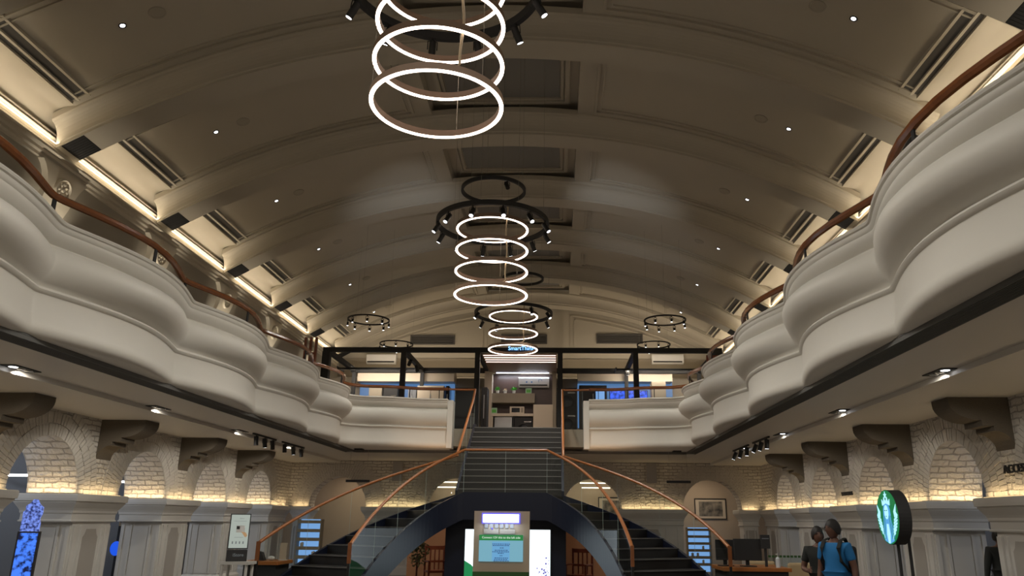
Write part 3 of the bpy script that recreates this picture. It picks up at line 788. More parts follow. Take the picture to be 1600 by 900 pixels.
for s, side in ((-1, 'left'), (1, 'right')):
    track_ring((s*3.87, 19.4, 6.67), 0.53, 0.03, 0.035, h8, 'thin black ring of small downlights over the %s gallery, nearer one' % side, 'thin gallery spotlight rings', energy=14, cone=130, L=0.09, hr=0.026)
    track_ring((s*4.2, 24.5, 7.17), 0.53, 0.03, 0.035, h8, 'thin black ring of small downlights over the %s gallery, farther one' % side, 'thin gallery spotlight rings', energy=14, cone=130, L=0.09, hr=0.026)

# ================================================================== STAIRCASE
LZ = 2.19; NS = 13
LX, LYF, LYB = 0.87, 16.5, 18.0
def curve_pts(s, a, b, n=120):
    """quarter ellipse from a=(x,y) (leaving sideways) to b (arriving along -y); arc length resampled"""
    raw = [(a[0]+(b[0]-a[0])*math.sin(PI/2*i/200), b[1]+(a[1]-b[1])*math.cos(PI/2*i/200)) for i in range(201)]
    d = [0]
    for p, q in zip(raw[:-1], raw[1:]): d.append(d[-1]+math.hypot(q[0]-p[0], q[1]-p[1]))
    out = []; j = 0
    for i in range(n+1):
        t = d[-1]*i/n
        while j < 199 and d[j+1] < t: j += 1
        f = (t-d[j])/max(1e-9, d[j+1]-d[j]); out.append((s*(raw[j][0]+(raw[j+1][0]-raw[j][0])*f), raw[j][1]+(raw[j+1][1]-raw[j][1])*f))
    return out
stair = thing('staircase', 'dark double staircase splitting into two curved flights from a landing', 'staircase', (0, 15, 0))
def fz(t): return LZ*(1-t)
FL = {}
for s in (-1, 1):
    I = curve_pts(s, (LX, LYF), (2.32, 12.5)); O = curve_pts(s, (1.22, LYB), (3.98, 12.5))
    FL[s] = (I, O)
    n = 120
    for k in range(NS-1):
        t0, t1 = k/(NS-1), (k+1)/(NS-1); i0, i1 = int(t0*n), int(t1*n); z = LZ-(k+1)*LZ/NS
        mb = MB(); mb.cur = 0
        idx = list(range(i0, i1+1))
        if len(idx) > 5: idx = [i0, (i0+i1)//2, i1]
        top = [I[i] for i in idx]+[O[i] for i in reversed(idx)]
        mb.prism(top, 'z', z-0.04, z)
        # riser above the back edge of the tread
        a, b = I[i0], O[i0]
        mb.add([(a[0], a[1], z), (b[0], b[1], z), (b[0], b[1], z+LZ/NS-0.02), (a[0], a[1], z+LZ/NS-0.02)], [(0, 1, 2, 3)])
        tr = mb.build('tread', 'tread', stair)
        a, b = I[i1], O[i1]; mb = MB()
        mb.tube([(a[0], a[1]-0.005, z-0.004), (b[0], b[1]-0.005, z-0.004)], 0.008, 4); mb.build('nosing', 'nosing', tr)
    for Q, nm in ((I, 'stringer'), (O, 'stringer')):
        rows = []; th = 0.03
        for i in range(0, n+1, 3):
            t = i/n; z = fz(t)*(NS-1)/NS if False else LZ-(t*(LZ-0.05)); x, y = Q[i]
            j = min(i+1, n); k_ = max(i-1, 0); tx, ty = Q[j][0]-Q[k_][0], Q[j][1]-Q[k_][1]; L = math.hypot(tx, ty); nx, ny = -ty/L*th, tx/L*th
            zb = max(0.0, z-0.52)
            rows.append([(x-nx, y-ny, z+0.03), (x+nx, y+ny, z+0.03), (x+nx, y+ny, zb), (x-nx, y-ny, zb), (x-nx, y-ny, z+0.03)])
        mb = MB(); mb.smooth = False; mb.grid(rows); mb.build('stringer', 'navy', stair)
    # plaster underside
    rows = []
    for i in range(0, n+1, 4):
        z = max(0.02, LZ-(i/n*(LZ-0.05))-0.46); rows.append([(I[i][0], I[i][1], z), (O[i][0], O[i][1], z)])
    mb = MB(); mb.grid(rows); mb.build('underside', 'navy', stair)
mb = MB(); mb.prism([(-LX, LYF), (LX, LYF), (1.22, LYB), (-1.22, LYB)], 'z', LZ-0.08, LZ); mb.build('landing', 'tread', stair)
mb = MB(); mb.box(-LX, LX, LYF-0.03, LYF, LZ-0.52, LZ+0.03); mb.build('landing_fascia', 'navy', stair)
for k in range(12):
    z = LZ+(k+1)*(FLOOR2-LZ)/12; y = LYB+k*0.285
    mb = MB(); mb.box(-1.18, 1.18, y, y+0.30, z-0.04, z); mb.box(-1.18, 1.18, y+0.005, y+0.02, z-0.16, z-0.04)
    tr = mb.build('tread', 'tread', stair)
    MB().box(-1.18, 1.18, y-0.012, y+0.004, z-0.016, z+0.002).build('nosing', 'nosing', tr)
for s in (-1, 1):
    mb = MB(); mb.prism([(LYB, LZ-0.5), (LYB, LZ+0.12), (21.45, FLOOR2+0.12), (21.75, FLOOR2+0.12), (21.75, FLOOR2-0.45)], 'x', s*1.18, s*1.24); mb.build('stringer', 'navy', stair)
mb = MB(); mb.prism([(LYB-0.02, LZ-0.08), (21.45, FLOOR2-0.18), (21.45, FLOOR2-0.28), (LYB-0.02, LZ-0.18)], 'x', -1.17, 1.17); mb.build('underside', 'navy', stair)
# wall under the landing with lit screens
struct('wall_under_stairs', MB().box(-1.27, 1.27, 16.95, 17.6, 0, LZ-0.1), 'navy')

# balustrades: glass panels and wooden handrails
RH = 0.885
def balustrade(name, label, paths, glassh=RH, open_end=True):
    t = thing(name, label, 'balustrade', paths[0][0], group='glass balustrades of the staircase')
    return t
def quad_strip(mb, lo, hi, th=0.012):
    rows = []
    for a, b in zip(lo, hi): rows.append([a, b])
    mb.grid(rows)
def glass_run(t, floor_pts, h, seg):
    """floor_pts: list of 3D base points; splits them into panes"""
    n = len(floor_pts)-1; step = max(1, n//seg)
    i = 0
    while i < n:
        j = min(n, i+step)
        if n-j < step*0.4: j = n
        pts = floor_pts[i:j+1]
        mb = MB(); mb.smooth = True
        rows = [[p, (p[0], p[1], p[2]+h)] for p in pts]; mb.grid(rows)
        g = mb.build('glass_pane', 'glass', t)
        # polished edge
        p = pts[-1]
        if j < n or True:
            MB().tube([p, (p[0], p[1], p[2]+h)], 0.0035, 4).build('edge_seal', 'glassedge', g)
        i = j
M['glassedge'] = mat('green_glass_edge', (0.40, 0.50, 0.47), 0.3)
def smooth_rail(t, pts, m='woodlt', w=(0.032, 0.028)):
    mb = MB(); mb.smooth = True; mb.tube(pts, 1, 8, flat=w); return mb.build('handrail', m, t)
for s, side in ((-1, 'left'), (1, 'right')):
    I, O = FL[s]; n = 120; end = int(n*0.86)
    for Q, nm, lb in ((I, 'inner', 'curved glass balustrade with wooden rail on the front edge of the %s flight'), (O, 'outer', 'curved glass balustrade with wooden rail on the outer edge of the %s flight')):
        t = thing('glass_balustrade', lb % side, 'balustrade', (Q[end//2][0], Q[end//2][1], LZ/2), group='balustrades of the curved flights')
        base = [(Q[i][0], Q[i][1], LZ+0.03-(i/n*(LZ-0.05))) for i in range(0, end+1, 2)]
        glass_run(t, base, RH-0.03, 4)
        rail = [(p[0], p[1], p[2]+RH-0.02) for p in base]
        smooth_rail(t, rail)
        e = rail[-1]
        MB().box(e[0]-0.03, e[0]+0.03, e[1]-0.045, e[1]-0.005, e[2]-0.30, e[2]+0.02).build('newel_end', 'wood', t)
        MB().box(e[0]-0.02, e[0]+0.02, e[1]-0.04, e[1]-0.01, max(0.02, e[2]-1.0), e[2]-0.30).build('newel_post', 'black', t)
t = thing('glass_balustrade', 'straight glass balustrade with wooden rail along the front of the landing', 'balustrade', (0, LYF, LZ))
base = [(-LX+2*LX*i/12, LYF-0.01, LZ+0.03) for i in range(13)]
glass_run(t, base, RH-0.03, 2); smooth_rail(t, [(p[0], p[1], p[2]+RH-0.02) for p in base])
MB().tube([(-LX, LYF-0.01, LZ), (-LX, LYF-0.01, LZ+RH)], 0.004, 4).build('edge_seal', 'glassedge', t)
for s, side in ((-1, 'left'), (1, 'right')):
    t = thing('glass_balustrade', 'sloping glass balustrade with wooden rail on the %s of the upper flight' % side, 'balustrade', (s*1.22, 19.7, 3.1), group='balustrades of the upper flight')
    base = [(s*1.22, LYB+(21.35-LYB)*i/8, LZ+0.10+(FLOOR2-LZ)*i/8) for i in range(9)]
    glass_run(t, base, RH-0.05, 3)
    top = [(p[0], p[1], p[2]+RH-0.05) for p in base]
    smooth_rail(t, [(s*1.22, LYB-0.03, LZ+RH-0.01)] + top[:-1] + [(s*1.22, 21.33, 5.12), (s*1.22, 21.37, 5.17), (s*1.26, 21.40, 5.17), (s*1.6, 21.40, 5.17), (s*1.96, 21.34, 5.17)])
    base = [(s*1.24, 21.40, FLOOR2), (s*1.78, 21.40, FLOOR2)]
    glass_run(t, base, 1.03, 1)

# ================================================================== UPPER FLOOR DISPLAYS
FT, FY, FB = 6.60, 22.5, 25.75
t = thing('black_frame', 'black steel pergola frame over the upper showroom bays', 'frame', (0, (FY+FB)/2, FLOOR2))
PX = [-5.85, -3.52, -1.3, 1.16, 3.40, 5.85]
for x in PX:
    for y, w_ in ((FY, 0.075 if abs(x) < 5 else 0.11), (FB, 0.06)):
        MB().box(x-w_, x+w_, y-w_, y+w_, FLOOR2, FT-0.13).build('post', 'blackm', t)
    MB().box(x-0.06, x+0.06, FY+0.08, FB-0.08, FT-0.14, FT).build('beam', 'blackm', t)
MB().box(-5.96, 5.96, FY-0.07, FY+0.07, FT-0.13, FT+0.01).build('beam', 'blackm', t)
MB().box(-5.96, 5.96, FB-0.07, FB+0.07, FT-0.14, FT+0.02).build('beam', 'blackm', t)
# frame spotlights
for k, (u, v, y, rz, tl) in enumerate(((641, 566, 23.6, 0.6, 0.9), (651, 575, 24.2, -0.4, 0.5), (981, 580, 25.0, 0, 0.3))):
    p = at(u, v, y)
    o = thing('spotlight', ('upper black spotlight clipped to the left beam of the black frame', 'lower black spotlight clipped to the left beam of the black frame', 'bright spotlight under the right part of the black frame')[k], 'spotlight', (p.x, p.y, p.z+0.12), group='spotlights of the black frame')
    spot_head(o, Vector((p.x, p.y, p.z+0.12)), rz, tl, L=0.22, r=0.06, energy=30 if k == 2 else 6, cone=80)
# back wall of the showroom
WY = 26.0
struct('wall_display', MB().box(-7.9, 7.9, WY+0.6, WY+0.75, FLOOR2, 6.42), 'beiged')
def wpanel(name, label, cat, u0, u1, v0, v1, Y, d, m, group=None):
    a = at(u0, v1, Y); b = at(u1, v0, Y)
    o = MB().box(a.x, b.x, Y, Y+d, a.z, b.z).build(name, m); tag(o, label, cat, group); return o
wpanel('bulkhead_panel', 'pale beige bulkhead panel above the left showroom shelves', 'panel', 558, 710, 580, 595.5, 25.9, 0.69, 'offwhite', 'bulkhead panels')
wpanel('bulkhead_panel', 'pale beige bulkhead panel above the right showroom screens', 'panel', 903, 1050, 580, 595.5, 25.9, 0.69, 'offwhite', 'bulkhead panels')
wpanel('lit_back_panel', 'blue-lit back panel of the left showroom niche', 'panel', 558, 710, 596, 668, 26.4, 0.19, 'bluewall', 'blue-lit back panels')
wpanel('lit_back_panel', 'blue-lit back panel of the right showroom niche', 'panel', 903, 1050, 596, 668, 26.4, 0.19, 'bluewall', 'blue-lit back panels')
# appliances left
def appliance(name, label, cat, u0, u1, vtop, Y, d, m, door=None, two=False, group=None, base=FLOOR2, knob=False):
    a = at(u0, vtop, Y); b = at(u1, vtop, Y); t = thing(name, label, cat, ((a.x+b.x)/2, Y+d/2, base), group=group)
    MB().box(a.x, b.x, Y, Y+d, base, a.z).build('body', m, t)
    w_ = b.x-a.x; h = a.z-base
    if two:
        for q in (0, 1): MB().box(a.x+0.01+q*w_/2, a.x+w_/2-0.01+q*w_/2, Y-0.025, Y-0.001, base+0.05, a.z-0.02).build('door', m, t)
        MB().box(a.x+w_/2-0.012, a.x+w_/2+0.012, Y-0.045, Y-0.026, base+0.4*h, base+0.85*h).build('handle', 'steel', t)
    elif door:
        MB().box(a.x+0.02, b.x-0.02, Y-0.02, Y-0.001, base+0.05, a.z-0.04).build('front_panel', m, t)
    if door == 'round':
        for zc in ((base+h*0.5,) if h < 1.1 else (base+h*0.25, base+h*0.72)):
            R4 = Matrix.Translation(((a.x+b.x)/2, Y-0.022, zc)) @ Matrix.Rotation(PI/2, 4, 'X')
            mb = MB(); mb.smooth = True; r = w_*0.36
            mb.lathe([(r, 0), (r, 0.03), (r*0.86, 0.035), (r*0.8, 0.01)], (0, 0, 0), 28, M4=R4); dd = mb.build('door', 'steel' if m != 'blackm' else 'black', t)
            mb = MB(); mb.smooth = True; mb.lathe([(r*0.8, 0.012), (r*0.4, 0.02), (0, 0.024)], (0, 0, 0), 24, M4=R4); mb.build('door_glass', 'darkglass', dd)
            MB().box(a.x+w_*0.55, b.x-0.05, Y-0.03, Y-0.02, zc+r*1.12, zc+r*1.28).build('control_panel', 'lensoff', t)
    return t
appliance('refrigerator', 'cream two-door refrigerator in the left showroom niche', 'refrigerator', 652.5, 694, 602.5, 25.7, 0.6, 'offwhite', two=True)
appliance('washing_machine', 'grey washing machine left of the black frame post', 'washing machine', 577, 597, 604, 25.7, 0.6, 'beiged', 'round', group='washing machines in the left niche')
appliance('washing_machine', 'dark washing machine beside the left frame post', 'washing machine', 600, 622, 604, 25.7, 0.6, 'blackm', 'round', group='washing machines in the left niche')
appliance('refrigerator', 'dark narrow refrigerator right of the left frame post', 'refrigerator', 638, 651, 606, 25.7, 0.6, 'greyroom', two=True)
appliance('refrigerator', 'dark refrigerator at the right end of the left niche', 'refrigerator', 697, 702, 603, 25.7, 0.6, 'darkglass', two=True)
appliance('display_cabinet', 'dark glass display cabinet left of the stair opening', 'cabinet', 712, 748, 606, 24.4, 0.6, 'darkglass', 'flat')
appliance('refrigerator', 'tall black refrigerator just right of the frame post at the stair head', 'refrigerator', 752.5, 761.5, 605, 24.6, 0.7, 'blackm', two=True)
appliance('dryer_stack', 'tall dark stack of two front-loading machines right of the stair head', 'washing machine', 870, 901, 606, 23.6, 0.6, 'blackm', 'round')
appliance('tall_cabinet', 'black cabinet behind the right balcony front', 'cabinet', 905, 948, 602, 25.6, 0.5, 'blackm', two=True)
p = wpanel('lit_screen', 'small pale blue lit screen on the black cabinet on the right balcony', 'screen', 931, 944.5, 611, 624, 25.5, 0.03, 'bluelit')
M['tvpix'] = screen_mat('blue_crowd_picture', (0.0, 0.01, 0.05), (0.05, 0.14, 1.0), 1.3, 9)
# lamps added under the frame beams to brighten the bulkhead panels
for sx in (-1, 1):
    lt = thing('linear_lamp', 'slim black linear lamp under the %s side of the black frame' % ('left', 'right')[sx > 0], 'lamp', (sx*4.6, 24.9, 6.4), group='linear lamps of the black frame')
    MB().box(sx*4.6-1.6, sx*4.6+1.2, 24.87, 24.93, 6.40, 6.46).build('housing', 'blackm', lt)
    MB().box(sx*4.6-1.62, sx*4.6-1.58, 24.88, 25.69, 6.46, 6.5).build('arm', 'blackm', lt)
    light('bulb', 'AREA', (sx*4.6-0.2, 24.92, 6.385), 42, (1.0, 0.86, 0.70), lt, aim=(0, 1.0, -0.35), size=(2.6, 0.05), local=False)
def tv(label, u0, u1, v0, v1, Y):
    a = at(u0, v1, Y); b = at(u1, v0, Y); t = thing('television', label, 'television', ((a.x+b.x)/2, Y, a.z), group='televisions in the right niche')
    MB().box(a.x-0.02, b.x+0.02, Y, Y+0.05, a.z-0.02, b.z+0.02).build('bezel', 'black', t)
    MB().box(a.x, b.x, Y-0.006, Y-0.001, a.z, b.z).build('display', 'tvpix', t)
    MB().box((a.x+b.x)/2-0.03, (a.x+b.x)/2+0.03, Y+0.051, Y+0.09, FLOOR2, (a.z+b.z)/2+0.1).build('stand_pole', 'black', t)
tv('television with a blue crowd picture, left of the frame post in the right niche', 953.5, 995, 611, 632, 26.1)
tv('television showing dark blue, right of the frame post in the right niche', 1000, 1011, 611, 632, 26.1)
o = appliance('display_stand', 'draped grey display stand near the right balcony corner', 'stand', 1018, 1040, 596, 25.2, 0.5, 'beiged', 'flat')
# centre niche
t = thing('display_niche', 'white lit niche surround with dark wooden back above the stairs', 'niche', (at(815, 620, 25.5).x, 25.6, FLOOR2))
Yn = 25.45
a = at(767, 668, Yn); b = at(863, 578, Yn)
MB().box(at(757, 600, Yn).x, a.x, Yn, Yn+0.5, FLOOR2, b.z+0.06).build('side_panel', 'offwhite', t)
MB().box(b.x, at(869, 600, Yn).x, Yn, Yn+0.5, FLOOR2, b.z+0.06).build('side_panel', 'beiged', t)
MB().box(a.x, b.x, Yn, Yn+0.5, b.z-0.07, b.z+0.06).build('header', 'offwhite', t)
MB().box(a.x, b.x, Yn+0.45, Yn+0.5, FLOOR2, b.z-0.07).build('back_panel', 'darkwood', t)
M['niche_led'] = emis('cool_led', (0.75, 0.80, 1.0), 3.0)
MB().box(a.x+0.12, b.x-0.12, Yn+0.10, Yn+0.13, b.z-0.10, b.z-0.075).build('light_bar', 'niche_led', t)
light('strip_lamp', 'AREA', ((a.x+b.x)/2, Yn+0.2, b.z-0.11), 16, (0.8, 0.88, 1.0), t, aim=(0, 0.15, -1), size=(1.7, 0.05), local=False)
# air conditioner in niche
def air_con(label, u0, u1, v0, v1, Y, d=0.22, group='air conditioners'):
    a = at(u0, v1, Y); b = at(u1, v0, Y); t = thing('air_conditioner', label, 'air conditioner', ((a.x+b.x)/2, Y+d/2, a.z), group=group)
    h = b.z-a.z
    mb = MB(); mb.prism([(Y+0.05, a.z), (Y, a.z+0.05), (Y, b.z-0.03), (Y+0.03, b.z), (Y+d, b.z), (Y+d, a.z)], 'x', a.x, b.x); mb.build('body', 'white', t)
    mb = MB(); mb.box(a.x+0.04, b.x-0.06, Y-0.012, Y-0.001, a.z+h*0.12, a.z+h*0.25); mb.build('louver', 'blackm', t)
    return t, a, b
tt, a2, b2 = air_con('white split air conditioner on the dark wall of the lit niche', 810, 858, 589.5, 604.5, Yn+0.2)
mb = MB()
for x in (a2.x+0.25, a2.x+0.42): mb.box(x, x+0.05, Yn+0.192, Yn+0.199, a2.z+0.14, a2.z+0.19)
mb.tube([(b2.x-0.3+0.06*math.cos(q*0.5), Yn+0.195, a2.z+0.2+0.07*math.sin(q*0.5)) for q in range(9)], 0.006, 5); mb.build('printed_mark', 'bluewall', tt)
# shelf box, plants
a = at(767.4, 629, Yn+0.1); b = at(835.5, 614.5, Yn+0.1)
o = MB().box(a.x, b.x, Yn+0.1, Yn+0.449, a.z, b.z).build('wall_shelf', 'beiged'); tag(o, 'taupe box shelf carrying four small pots in the niche', 'shelf')
def small_plant(x, y, z, label, hw=0.1, leafm='leaf', name='potted_plant', n=26, seed=1):
    rnd = random.Random(seed)
    t = thing(name, label, 'plant', (x, y, z), group='small pots on the niche shelf')
    mb = MB(); mb.smooth = True; mb.lathe([(0, 0), (0.045, 0), (0.06, 0.11), (0.052, 0.11), (0.045, 0.10), (0, 0.10)], (x, y, z), 16); mb.build('pot', 'white', t)
    mb = MB()
    for i in range(n):
        an = rnd.uniform(0, 2*PI); el = rnd.uniform(0.15, 1.3); L = rnd.uniform(0.6, 1.0)*hw*1.3
        p0 = Vector((x, y, z+0.10)); d = Vector((math.cos(an)*math.cos(el), math.sin(an)*math.cos(el), math.sin(el)))
        q = p0+d*L; sd = Vector((-math.sin(an), math.cos(an), 0))*0.03; mid = p0+d*L*0.55+Vector((0, 0, 0.02))
        mb.add([p0, mid+sd, q-Vector((0, 0, 0.02)), mid-sd], [(0, 1, 2, 3)])
    mb.build('leaves', leafm, t, fix=False)
M['cream'] = mat('cream_flower', (0.65, 0.50, 0.33), 0.6)
zt = b.z+0.001
for i, (u, lf, hw, lb) in enumerate(((777.5, 'leaf', 0.13, 'bright green potted plant at the left end of the niche shelf'), (789.5, 'cream', 0.09, 'small cream flower pot, second on the niche shelf'), (803, 'leaf', 0.14, 'largest bright green potted plant, third on the niche shelf'))):
    p = at(u, 614, Yn+0.25); small_plant(p.x, Yn+0.25, zt, lb, hw, lf, n=34, seed=i)
def carton(label, u0, u1, Y, z, h, m, group='small green cartons'):
    a = at(u0, 620, Y); b = at(u1, 620, Y)
    t = thing('carton', label, 'box', ((a.x+b.x)/2, Y+0.06, z), group=group)
    MB().box(a.x, b.x, Y, Y+0.12, z, z+h).build('box_body', m, t)
    MB().box(a.x+0.03, b.x-0.03, Y-0.003, Y-0.0005, z+h*0.2, z+h*0.7).build('printed_label', 'leaf', t)
M['palegreen'] = mat('pale_green_card', (0.35, 0.55, 0.38), 0.6)
carton('pale green carton at the right end of the niche shelf', 821, 830.5, Yn+0.2, zt, 0.19, 'palegreen')
# counter with machines
a = at(767, 646, Yn+0.02); b = at(833, 646, Yn+0.02); cz = a.z
t = thing('kitchen_counter', 'cream kitchen counter with two open bays in the niche', 'counter', ((a.x+b.x)/2, Yn+0.2, FLOOR2))
MB().box(a.x, b.x, Yn-0.02, Yn+0.449, cz-0.09, cz).build('worktop', 'offwhite', t)
MB().box(a.x, a.x+0.07, Yn, Yn+0.449, FLOOR2, cz-0.09).build('side_panel', 'offwhite', t)
MB().box(at(802, 650, Yn).x-0.02, at(802, 650, Yn).x+0.02, Yn, Yn+0.449, FLOOR2, cz-0.09).build('divider', 'blackm', t)
appliance('dishwasher', 'open stainless dishwasher in the left bay under the niche counter', 'dishwasher', 773, 800, 651.5, Yn+0.03, 0.35, 'steel', 'flat')
zz = cz-0.14
o = appliance('washing_machine', 'dark washing machine in the right bay under the niche counter', 'washing machine', 803.5, 832, 651.5, Yn+0.03, 0.35, 'blackm', 'round')
a = at(833.5, 632, Yn-0.02); b = at(864, 632, Yn-0.02)
t = thing('tall_cabinet', 'plain beige cabinet at the right of the niche', 'cabinet', ((a.x+b.x)/2, Yn+0.2, FLOOR2)); MB().box(a.x, b.x, Yn-0.02, Yn+0.449, FLOOR2, a.z).build('body', 'offwhite', t); MB().box(a.x+0.01, b.x-0.01, Yn-0.04, Yn-0.021, FLOOR2+0.02, a.z-0.01).build('door', 'offwhite', t)
a = at(796.5, 645, Yn+0.05); b = at(819, 634, Yn+0.05)
t = thing('microwave', 'cream microwave oven standing on the niche counter', 'microwave', ((a.x+b.x)/2, Yn+0.2, cz+0.001))
h = 0.235
MB().box(a.x, b.x, Yn+0.05, Yn+0.40, cz+0.001, cz+h).build('body', 'offwhite', t)
MB().box(a.x+0.06, a.x+0.33, Yn+0.038, Yn+0.049, cz+0.045, cz+h-0.045).build('door_window', 'darkglass', t)
MB().box(b.x-0.10, b.x-0.03, Yn+0.04, Yn+0.049, cz+0.04, cz+h-0.04).build('control_panel', 'beiged', t)
carton('pale green carton on the left end of the niche counter', 768, 777, Yn+0.1, cz+0.001, 0.2, 'palegreen')
# brown canopy with LED lines between the middle posts
t = thing('light_canopy', 'brown slatted canopy with four glowing light lines above the stair head', 'canopy', (-0.07, 24, 6.4))
MB().box(-1.20, 1.06, FY+0.1, FB-0.1, 6.44, 6.47).build('panel', 'brown', t)
M['line_led'] = emis('line_led', (1.0, 0.74, 0.62), 2.2)
for k in range(4):
    y = 22.72+k*0.33
    MB().box(-1.16, 1.03, y, y+0.05, 6.425, 6.439).build('light_line', 'line_led', t)
light('canopy_lamp', 'AREA', (-0.07, 23.4, 6.41), 30, (1.0, 0.82, 0.68), t, aim=(0, 0, -1), size=(2.0, 1.2), local=False)
# lettering on the beam
vs, fs = text_mesh('SmartThings', 0.165, 0.02)
p = at(815.5, 544, FY-0.14)
mb = MB(); mb.add([(p.x+a, FY-0.10+b, p.z+c) for a, b, c in vs], fs)
M['sign_blue'] = emis('sign_blue', (0.22, 0.5, 1.0), 2.6)
o = mb.build('beam_lettering', 'sign_blue', fix=False); tag(o, 'glowing blue lettering on the black beam behind the lowest ring', 'sign')
# end wall vents and air conditioners
ye = Y_END+0.3
for k, (u0, u1, v0, v1) in enumerate(((641, 711, 524, 538.5), (783, 855, 523, 537.5), (932, 1004, 522, 537))):
    a = at(u0, v1, ye); b = at(u1, v0, ye)
    t = thing('wall_vent', ('dark rectangular vent on the end wall, left of the three', 'dark rectangular vent on the end wall behind the ring cascade', 'dark rectangular vent on the end wall, right of the three')[k], 'vent', ((a.x+b.x)/2, ye-0.02, a.z), group='vents on the end wall')
    frm = MB(); frame(frm, a.x, b.x, a.z, b.z, ye-0.001, 0.05, 0.05); frm.build('frame', 'slot', t)
    mb = MB(); mb.box(a.x+0.05, b.x-0.05, ye-0.012, ye-0.001, a.z+0.05, b.z-0.05)
    for q in range(5): mb.box(a.x+0.06, b.x-0.06, ye-0.03, ye-0.013, a.z+0.07+q*0.045, a.z+0.085+q*0.045)
    mb.build('louvers', 'slot', t)
for k, (u0, u1) in enumerate(((572, 619), (1019, 1068))):
    a = at(u0-4, 571, ye-0.05); b = at(u1+4, 552, ye-0.05)
    air_con('white air conditioner on the end wall, %s of the hall' % ('left', 'right')[k], u0, u1, 553, 568, ye-0.25, 0.24, 'air conditioners on the end wall')
mb = MB(); a = at(520, 562, ye-0.02)
o = MB().box(-7.0, 7.0, ye-0.06, ye-0.001, at(700, 572, ye).z-0.4, at(700, 561, ye).z).build('wall_band', 'beiged'); o['kind'] = 'structure'; o.name = 'trim_band'
# wooden rack / chairs behind the left balcony
t = thing('wooden_rack', 'reddish wooden rack behind the far left balcony rail', 'rack', (at(488, 560, 21.5).x, 21.5, FLOOR2))
a = at(478, 545, 21.5); b = at(496, 528, 21.5)
for q in range(3):
    x = a.x+(b.x-a.x)*q/2; MB().box(x-0.03, x+0.03, 21.4, 21.5, FLOOR2, b.z).build('upright', 'redwood', t)
for z in (5.4, 5.8, 6.2): MB().box(a.x, b.x, 21.41, 21.49, z-0.03, z+0.03).build('cross_bar', 'redwood', t)
t = thing('wooden_chair', 'dark reddish chair back behind the far right balcony rail', 'chair', (at(1112, 545, 20.5).x, 20.5, FLOOR2))
a = at(1104, 545, 20.5); b = at(1121, 545, 20.5)
for x in (a.x, b.x): MB().box(x-0.025, x+0.025, 20.45, 20.5, FLOOR2, 5.98).build('upright', 'redwood', t)
for z in (5.55, 5.9): MB().box(a.x+0.025, b.x-0.025, 20.46, 20.49, z, z+0.08).build('back_slat', 'redwood', t)
MB().box(a.x, b.x, 20.5, 20.9, 5.05, 5.1).build('seat', 'redwood', t)
for x in (a.x+0.03, b.x-0.03): MB().box(x-0.025, x+0.025, 20.85, 20.9, FLOOR2, 5.05).build('leg', 'redwood', t)

# ================================================================== GROUND FLOOR FURNISHINGS
# lit screens under the landing
M['litwhite'] = emis('lit_white', (0.80, 0.93, 1.0), 1.6)
M['purple'] = emis('purple_print', (0.20, 0.15, 0.6), 0.8)
t = thing('lit_poster_wall', 'white backlit display wall under the stair landing', 'display', (0.05, 16.9, 0))
MB().box(-0.86, 0.96, 16.86, 16.95, 0.35, 1.50).build('housing', 'black', t)
MB().box(-0.84, 0.94, 16.85, 16.86, 0.37, 1.48).build('lit_face', 'litwhite', t)
mb = MB(); mb.prism([(-0.84, 0.37), (-0.84, 0.86), (-0.70, 0.78), (-0.55, 0.62), (-0.40, 0.37)], 'y', 16.842, 16.849); mb.build('green_print', 'green', t)
mb = MB(); rnd = random.Random(4)
for i in range(60):
    x = 0.92-abs(rnd.gauss(0, 0.10)); z = 0.37+abs(rnd.gauss(0, 0.22)); r = rnd.uniform(0.008, 0.022)
    if x < 0.5 or z > 1.0: continue
    mb.prism([(x+r*math.cos(q), z+r*math.sin(q)) for q in [k*PI/3 for k in range(6)]], 'y', 16.842, 16.849)
mb.build('flower_print', 'purple', t)
mb = MB()
for z in (0.62, 0.80, 0.98): mb.prism([(0.0+0.405+0.035*math.cos(q), z+0.05*math.sin(q)) for q in [k*PI/6 for k in range(12)]], 'y', 16.842, 16.849)
mb.build('dark_dots', 'blackm', t)
# thin wall lamp lines either side of the kiosk
M['dimled'] = emis('dim_led', (0.6, 0.7, 1.0), 0.8)
o = MB().tube([(-1.05, 16.9, 1.78), (-0.93, 16.9, 1.83), (0.75, 16.9, 1.83)], 0.012, 6).build('light_tube', 'dimled'); tag(o, 'thin pale light line under the landing behind the kiosk', 'light')
# kiosk
KY = 12.0
a = at(738.5, 893, KY); b = at(827.5, 799, KY)
kx = (a.x+b.x)/2
t = thing('information_kiosk', 'beige kiosk board with a screen about the left side, in front of the stairs', 'kiosk', (kx, KY+0.1, 0))
MB().box(a.x, b.x, KY, KY+0.18, a.z, b.z).build('board', 'beige', t)
M['grass'] = mat('dark_green_base', (0.03, 0.09, 0.02), 0.8)
MB().box(a.x, b.x, KY-0.01, KY+0.2, 0, a.z-0.001).build('base', 'grass', t)
a = at(755, 816, KY); b = at(811, 804, KY)
M['biglit'] = emis('lit_sign_white', (0.92, 0.95, 1.0), 4.0); M['violet'] = emis('violet_edge', (0.15, 0.13, 1.0), 1.0)
MB().box(a.x-0.02, b.x+0.02, KY-0.03, KY-0.001, a.z-0.02, b.z+0.02).build('light_box', 'violet', t)
MB().box(a.x, b.x, KY-0.04, KY-0.031, a.z, b.z).build('light_face', 'biglit', t)
light('kiosk_lamp', 'AREA', ((a.x+b.x)/2, KY-0.10, a.z-0.01), 1.2, (0.8, 0.9, 1.0), t, aim=(0, 0.3, -1), size=(0.5, 0.03), local=False)
a = at(756, 834, KY); b = at(805, 818, KY); w_ = (b.x-a.x)
mb = MB()
